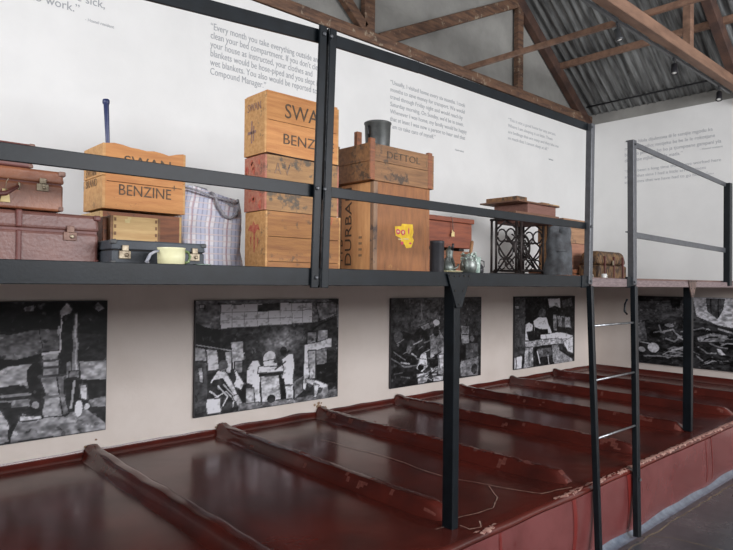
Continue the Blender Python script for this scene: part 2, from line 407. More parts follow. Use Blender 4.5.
chips([(-5.9,-5.75,1.5,1), (-5.2,-4.9,1.2,1), (-4.85,-4.35,1.6,.9), (-4.3,-2.2,2.6,1), (-2.2,-1.6,1,.8)], 'chipped_edge')
b = MB()
for yy, s in ((-.976*5+.02, 1), (-.976*6+.02, .7), (-.976*4+.02, .5), (-.976*7+.01, .6), (-.976*3+.02, .4), (-.976*2+.02, .4)):
    for k in range(int(16*s)):
        a = random.gauss(0, .05*s); zz = ZP+.05+abs(random.gauss(0, .03*s))
        r = random.uniform(.006, .02)*s
        vs_ = [b.bm.verts.new((.0035+random.uniform(0, .002), yy+a+r*math.cos(t)*random.uniform(.7,1.3), zz+r*math.sin(t)*random.uniform(.6,1.1))) for t in [2*math.pi*q/7 for q in range(7)]]
        b.face(vs_)
o = b.build('dirt_patch', M_dirt, plat); o['kind'] = 'stuff'
# dark paint runs on the front face
b = MB()
for yy, wd in ((-3.02,.012), (-2.90,.012), (-4.36,.05), (-5.05,.04), (-5.75,.02), (-1.3,.02)):
    V = []
    for k in range(12):
        zz = .39-.33*k/11; x = XF+.0058+.012*math.sin((1-zz/.395)*math.pi)+.008*noise.noise(Vector((yy*2.5, zz*3, 5)))
        o_ = .012*noise.noise(Vector((yy, zz*5, 1)))
        V.append((b.bm.verts.new((x, yy+o_-wd/2, zz)), b.bm.verts.new((x, yy+o_+wd/2, zz))))
    for A, B in zip(V, V[1:]): b.face([A[0], A[1], B[1], B[0]])
b.build('paint_run', mat('dark_red_paint_run', (104,32,28), .3), plat)

# ================================================================== UPPER BUNK (steel frame with boards)
bk = thing('upper_bunk', 'black steel framed upper bunk shelf with guard rails, carrying the crates and cases', 'bunk', (2.41, -5.98, ZP))
def bpart(mb, n, m, **k): return mb.build(n, m, bk, **k)
b = MB(); b.box(.012, 2.36, -10.5, -.012, 1.60, 1.646); bpart(b, 'shelf_board', M_shelf, bevel=.004)
def angle(y0, y1, z0=1.583, z1=1.650, m=M_steel, nm='edge_angle', x=2.41):
    b = MB(); b.box(x-.006, x, y0, y1, z0, z1); b.box(x-.05, x-.006, y0, y1, z0, z0+.008); return bpart(b, nm, m, bevel=.002)
angle(-10.5, -4.70, 1.584, 1.652)
b = MB(); b.box(2.36, 2.412, -4.62, -4.10, 1.585, 1.64); plabel(bpart(b, 'edge_board', M_edgew, bevel=.004), 'worn purplish timber edge')
b = MB(); b.box(2.36, 2.412, -3.98, -.012, 1.585, 1.632); plabel(bpart(b, 'edge_board', M_edgew, bevel=.004), 'worn purplish timber edge')
b = MB(); b.box(2.40, 2.416, -4.74, -4.66, 1.58, 1.655); b.box(2.40, 2.416, -4.13, -4.01, 1.58, 1.655); bpart(b, 'joint_plate', M_steel, bevel=.002)
# supports
def support(y, wd, z0):
    b = MB(); b.box(2.385-wd, 2.405, y-wd/2, y+wd/2, z0, 1.60); bpart(b, 'support_post', M_steel, bevel=.004)
support(-5.925, .046, ZP); support(-2.93, .046, ZP+.01); support(-9.0, .055, ZP)
def gusset(y, h, wt, m):
    b = MB(); x0, x1 = 2.413, 2.421
    P = [(y-wt*.62, 1.645), (y+wt*.62, 1.645), (y+wt*.14, 1.645-h), (y-wt*.14, 1.645-h)]
    A = [b.bm.verts.new((x1, p, q)) for p, q in P]; B = [b.bm.verts.new((x0, p, q)) for p, q in P]
    b.face(A[::-1]); b.face(B)
    for i in range(4): b.face([A[i], A[(i+1)%4], B[(i+1)%4], B[i]])
    g = bpart(b, 'gusset_plate', m, bevel=.002)
    for k, (dy, dz) in enumerate(((-.5,-.02), (-.25,-.02), (0,-.02), (.25,-.02), (.5,-.02), (-.22,-.45), (.2,-.45), (0,-.85))):
        c = MB(); c.lathe([(.0045,0), (.0045,.003)], (x1, y+dy*wt, 1.645+dz*h-.008), 8, Matrix(((0,0,1),(0,1,0),(-1,0,0))))
        c.build('bolt_hole', M_dark, g)
gusset(-5.93, .165, .145, M_steel); gusset(-2.97, .14, .15, M_rustst)
# guard posts
b = MB()
for off, xx in ((-.038, 2.416), (.012, 2.416)):
    b.bar((xx, -6.768+off, 1.575), (xx, -6.738+off, 2.60), .034, .012, (1,0,0))
    b.bar((xx-.014, -6.768+off+(.014 if off < 0 else -.014), 1.575), (xx-.014, -6.738+off+(.014 if off < 0 else -.014), 2.60), .008, .03, (1,0,0))
bpart(b, 'guard_post', M_steel, bevel=.0025)
b = MB(); b.bar((2.412, -6.769, 1.576), (2.412, -6.739, 2.598), .010, .01, (1,0,0)); plabel(bpart(b, 'post_seam', M_rod), 'pale seam between the two angles')  # pale bar along the gap between the two angles
b = MB(); b.bar((2.405, -4.65, 1.60), (2.405, -4.63, 2.607), .042, .04, (1,0,0)); plabel(bpart(b, 'guard_post', M_steel2, bevel=.004), 'black post with its sheen painted in as grey')
b = MB(); b.bar((2.405, -4.03, 1.60), (2.405, -4.05, 2.60), .05, .045, (1,0,0)); plabel(bpart(b, 'guard_post', M_steel2, bevel=.004), 'black post with its sheen painted in as grey')
b = MB(); b.bar((2.405, -2.10, 1.60), (2.405, -2.10, 2.53), .062, .055, (1,0,0)); bpart(b, 'guard_post', M_steel, bevel=.004)
def rail(y0, zc0, y1, zc1, th, m=M_steel):
    b = MB(); b.bar((2.392, y0, zc0), (2.392, y1, zc1), .012, th, (0,0,1)); b.bar((2.376, y0, zc0+th/2-.004), (2.376, y1, zc1+th/2-.004), .03, .008, (0,0,1))
    return bpart(b, 'guard_rail', m, bevel=.002)
rail(-8.3, 2.452, -6.76, 2.566, .054); rail(-6.76, 2.566, -6.2, 2.581, .05); rail(-6.2, 2.581, -4.64, 2.588, .047)
rail(-8.3, 1.943, -6.76, 1.954, .05); rail(-6.76, 1.957, -4.66, 1.965, .042)
rail(-4.05, 2.586, -2.10, 2.515, .038, M_steel2); rail(-4.05, 1.951, -2.12, 1.921, .042, M_steel2)
R90 = Matrix(((0,0,1),(0,1,0),(-1,0,0)))
for y, z in ((-6.80,1.96), (-6.765,1.96), (-6.775,2.565), (-6.80,1.615), (-6.74,2.565), (-4.66,1.96), (-4.05,2.57), (-4.66,2.58), (-4.05,1.62), (-4.66,1.62)):
    b = MB(); b.lathe([(.008,0), (.008,.006), (.004,.008)], (2.422 if y < -6 else 2.43, y, z), 8, R90); bpart(b, 'bolt', M_steel2)

# ------------------------------------------------------------------ ladder
ld = thing('ladder', 'narrow black steel ladder with three bright rungs leading up to the bunk opening', 'ladder', (2.6, -4.64, 0))
def LX(z): return 2.425+.18*(1.6-z)/1.57
def LYr(z): return -4.05-.335*(1.6-z)/1.57
def LYl(z): return -4.665-.215*(1.6-z)/1.57
for fy in (LYl, LYr):
    b = MB(); b.bar((LX(1.59), fy(1.59), 1.59), (LX(.06), fy(.06), .02), .03 if fy is LYl else .045, .035, (1,0,0)); b.build('stile', M_steel, ld, bevel=.003)
for z in (1.345, 1.02, .685):
    b = MB(); b.tube([(LX(z), LYl(z), z), (LX(z), LYr(z), z)], .007, 8); b.build('rung', M_rod, ld)
b = MB(); b.lathe([(.009,0), (.009,.006)], (LX(.36)+.022, LYr(.36), .36), 8, R90); b.build('bolt', M_rod, ld)
b = MB(); b.tube([(2.40,-4.10,1.50), (2.40,-4.13,1.47), (2.40,-4.135,1.42), (2.40,-4.10,1.40)], .007, 8); b.build('hook', M_steel, ld)

# ================================================================== ROOF TIMBERS
BMJ = dict(bevel=.006, seg=1)
def truss(x, m1, m2, th, name_label, braces):
    t = thing('roof_truss', name_label, 'truss', (x, -6, 3.88))
    b = MB(); b.box(x-th/2, x+th/2, -12, .06, 3.888, 4.0); b.build('bottom_chord', m1, t, **BMJ)
    for y0, y1 in ((.12, -5.9), (-11.9, -5.9)):
        b = MB(); b.bar((x, y0, RZ(y0)-.19), (x, y1, RZ(y1)-.19), th, .14, (0,0,1)); b.build('rafter', m2, t, **BMJ)
    for a, c, wd in braces:
        b = MB(); b.bar((x, a[0], a[1]), (x, c[0], c[1]), th*.8, wd, (0,1,.3)); b.build('strut', m1, t, **BMJ)
    return t
truss(-.04, M_beam, M_beamd, .09, 'rust brown timber roof truss on top of the left wall, against grey plaster',
  [((-4.31,3.98),(-4.31,7.0),.13), ((-1.78,3.98),(-1.78,5.12),.11), ((-4.15,3.97),(-1.85,5.06),.12), ((-4.36,4.02),(-6.9,6.2),.1), ((-5.9,4.0),(-5.9,7.9),.1)])
truss(1.92, M_beaml, M_beamd, .10, 'paler brown timber roof truss spanning the room in front, carrying the lamp track',
  [((-1.72,3.98),(-1.72,5.05),.085), ((-4.3,3.98),(-4.3,6.9),.1), ((-5.9,4.0),(-5.9,7.9),.1), ((-4.2,3.98),(-1.8,5.05),.09)])
def timber(nm, label, cat, a, c, wd, th, m, grp=None):
    b = MB(); b.bar(a, c, wd, th, (0,0,1)); o = b.build(nm, m, **BMJ); tag(o, label, cat, grp); return o
timber('purlin', 'brown roof purlin nearest the back wall, running under the corrugated sheets', 'beam', (-.1,-.84,RZ(-.84)-.1), (9,-.84,RZ(-.84)-.1), .07, .075, M_beaml)
timber('purlin', 'second roof purlin up from the back wall, under the corrugated sheets', 'beam', (-.1,-2.3,RZ(-2.3)-.1), (9,-2.3,RZ(-2.3)-.1), .07, .075, M_beaml)
timber('tie_beam', 'thin light brown tie beam lying across the tops of the truss bottom chords', 'beam', (-.09,-2.78,4.03), (4.2,-2.68,4.03), .045, .055, M_beaml)
b = MB(); b.tube([(.0,-.16,4.10), (.8,-.15,4.105), (1.7,-.15,4.11), (3,-.14,4.12)], .011, 8); tag(b.build('conduit', M_blackm), 'thin black conduit running under the corrugated roof above the back wall', 'pipe')
# lamp track
tk = thing('lamp_track', 'slim grey lighting track fixed along the lower edge of the front roof truss', 'track', (1.85,-2,3.87))
b = MB(); b.box(1.835, 1.862, -5, -.25, 3.868, 3.892); b.build('rail', M_lamp, tk)
b = MB(); b.tube([(1.872,-5,3.91), (1.872,-2.5,3.906), (1.872,-.25,3.91)], .007, 6); b.build('cable', M_blackm, tk)
for (y, lab, ti) in ((-3.10, 'grey spotlight on the track nearest the viewer, highest in the picture', (.25,.1)), (-1.88, 'middle spotlight of the lamp track, dark with a pale front', (.12,-.25)), (-.60, 'spotlight at the far end of the lamp track near the back wall', (.1,-.4))):
    s = thing('spotlight', lab, 'lamp', (1.848, y, 3.80), 'spotlights on the lamp track')
    b = MB(); b.box(1.838, 1.858, y-.02, y+.02, 3.84, 3.868); b.tube([(1.848,y,3.845), (1.848,y,3.80)], .006, 8); b.build('bracket', M_lamp, s)
    T = Vector((ti[0], ti[1], -1)).to_track_quat('Z', 'Y').to_matrix()
    b = MB(); b.lathe([(.018,-.04), (.03,-.035), (.03,.03), (.034,.05), (.034,.065), (.028,.065), (.026,.05)], (1.848, y, 3.775), 16, T); h = b.build('housing', M_lamp if ti[0] > .2 else M_blackm, s)
    b = MB(); b.lathe([(.0255,.052), (.0255,.058), (.01,.064)], (1.848, y, 3.775), 16, T); b.build('lens', M_lens, h)

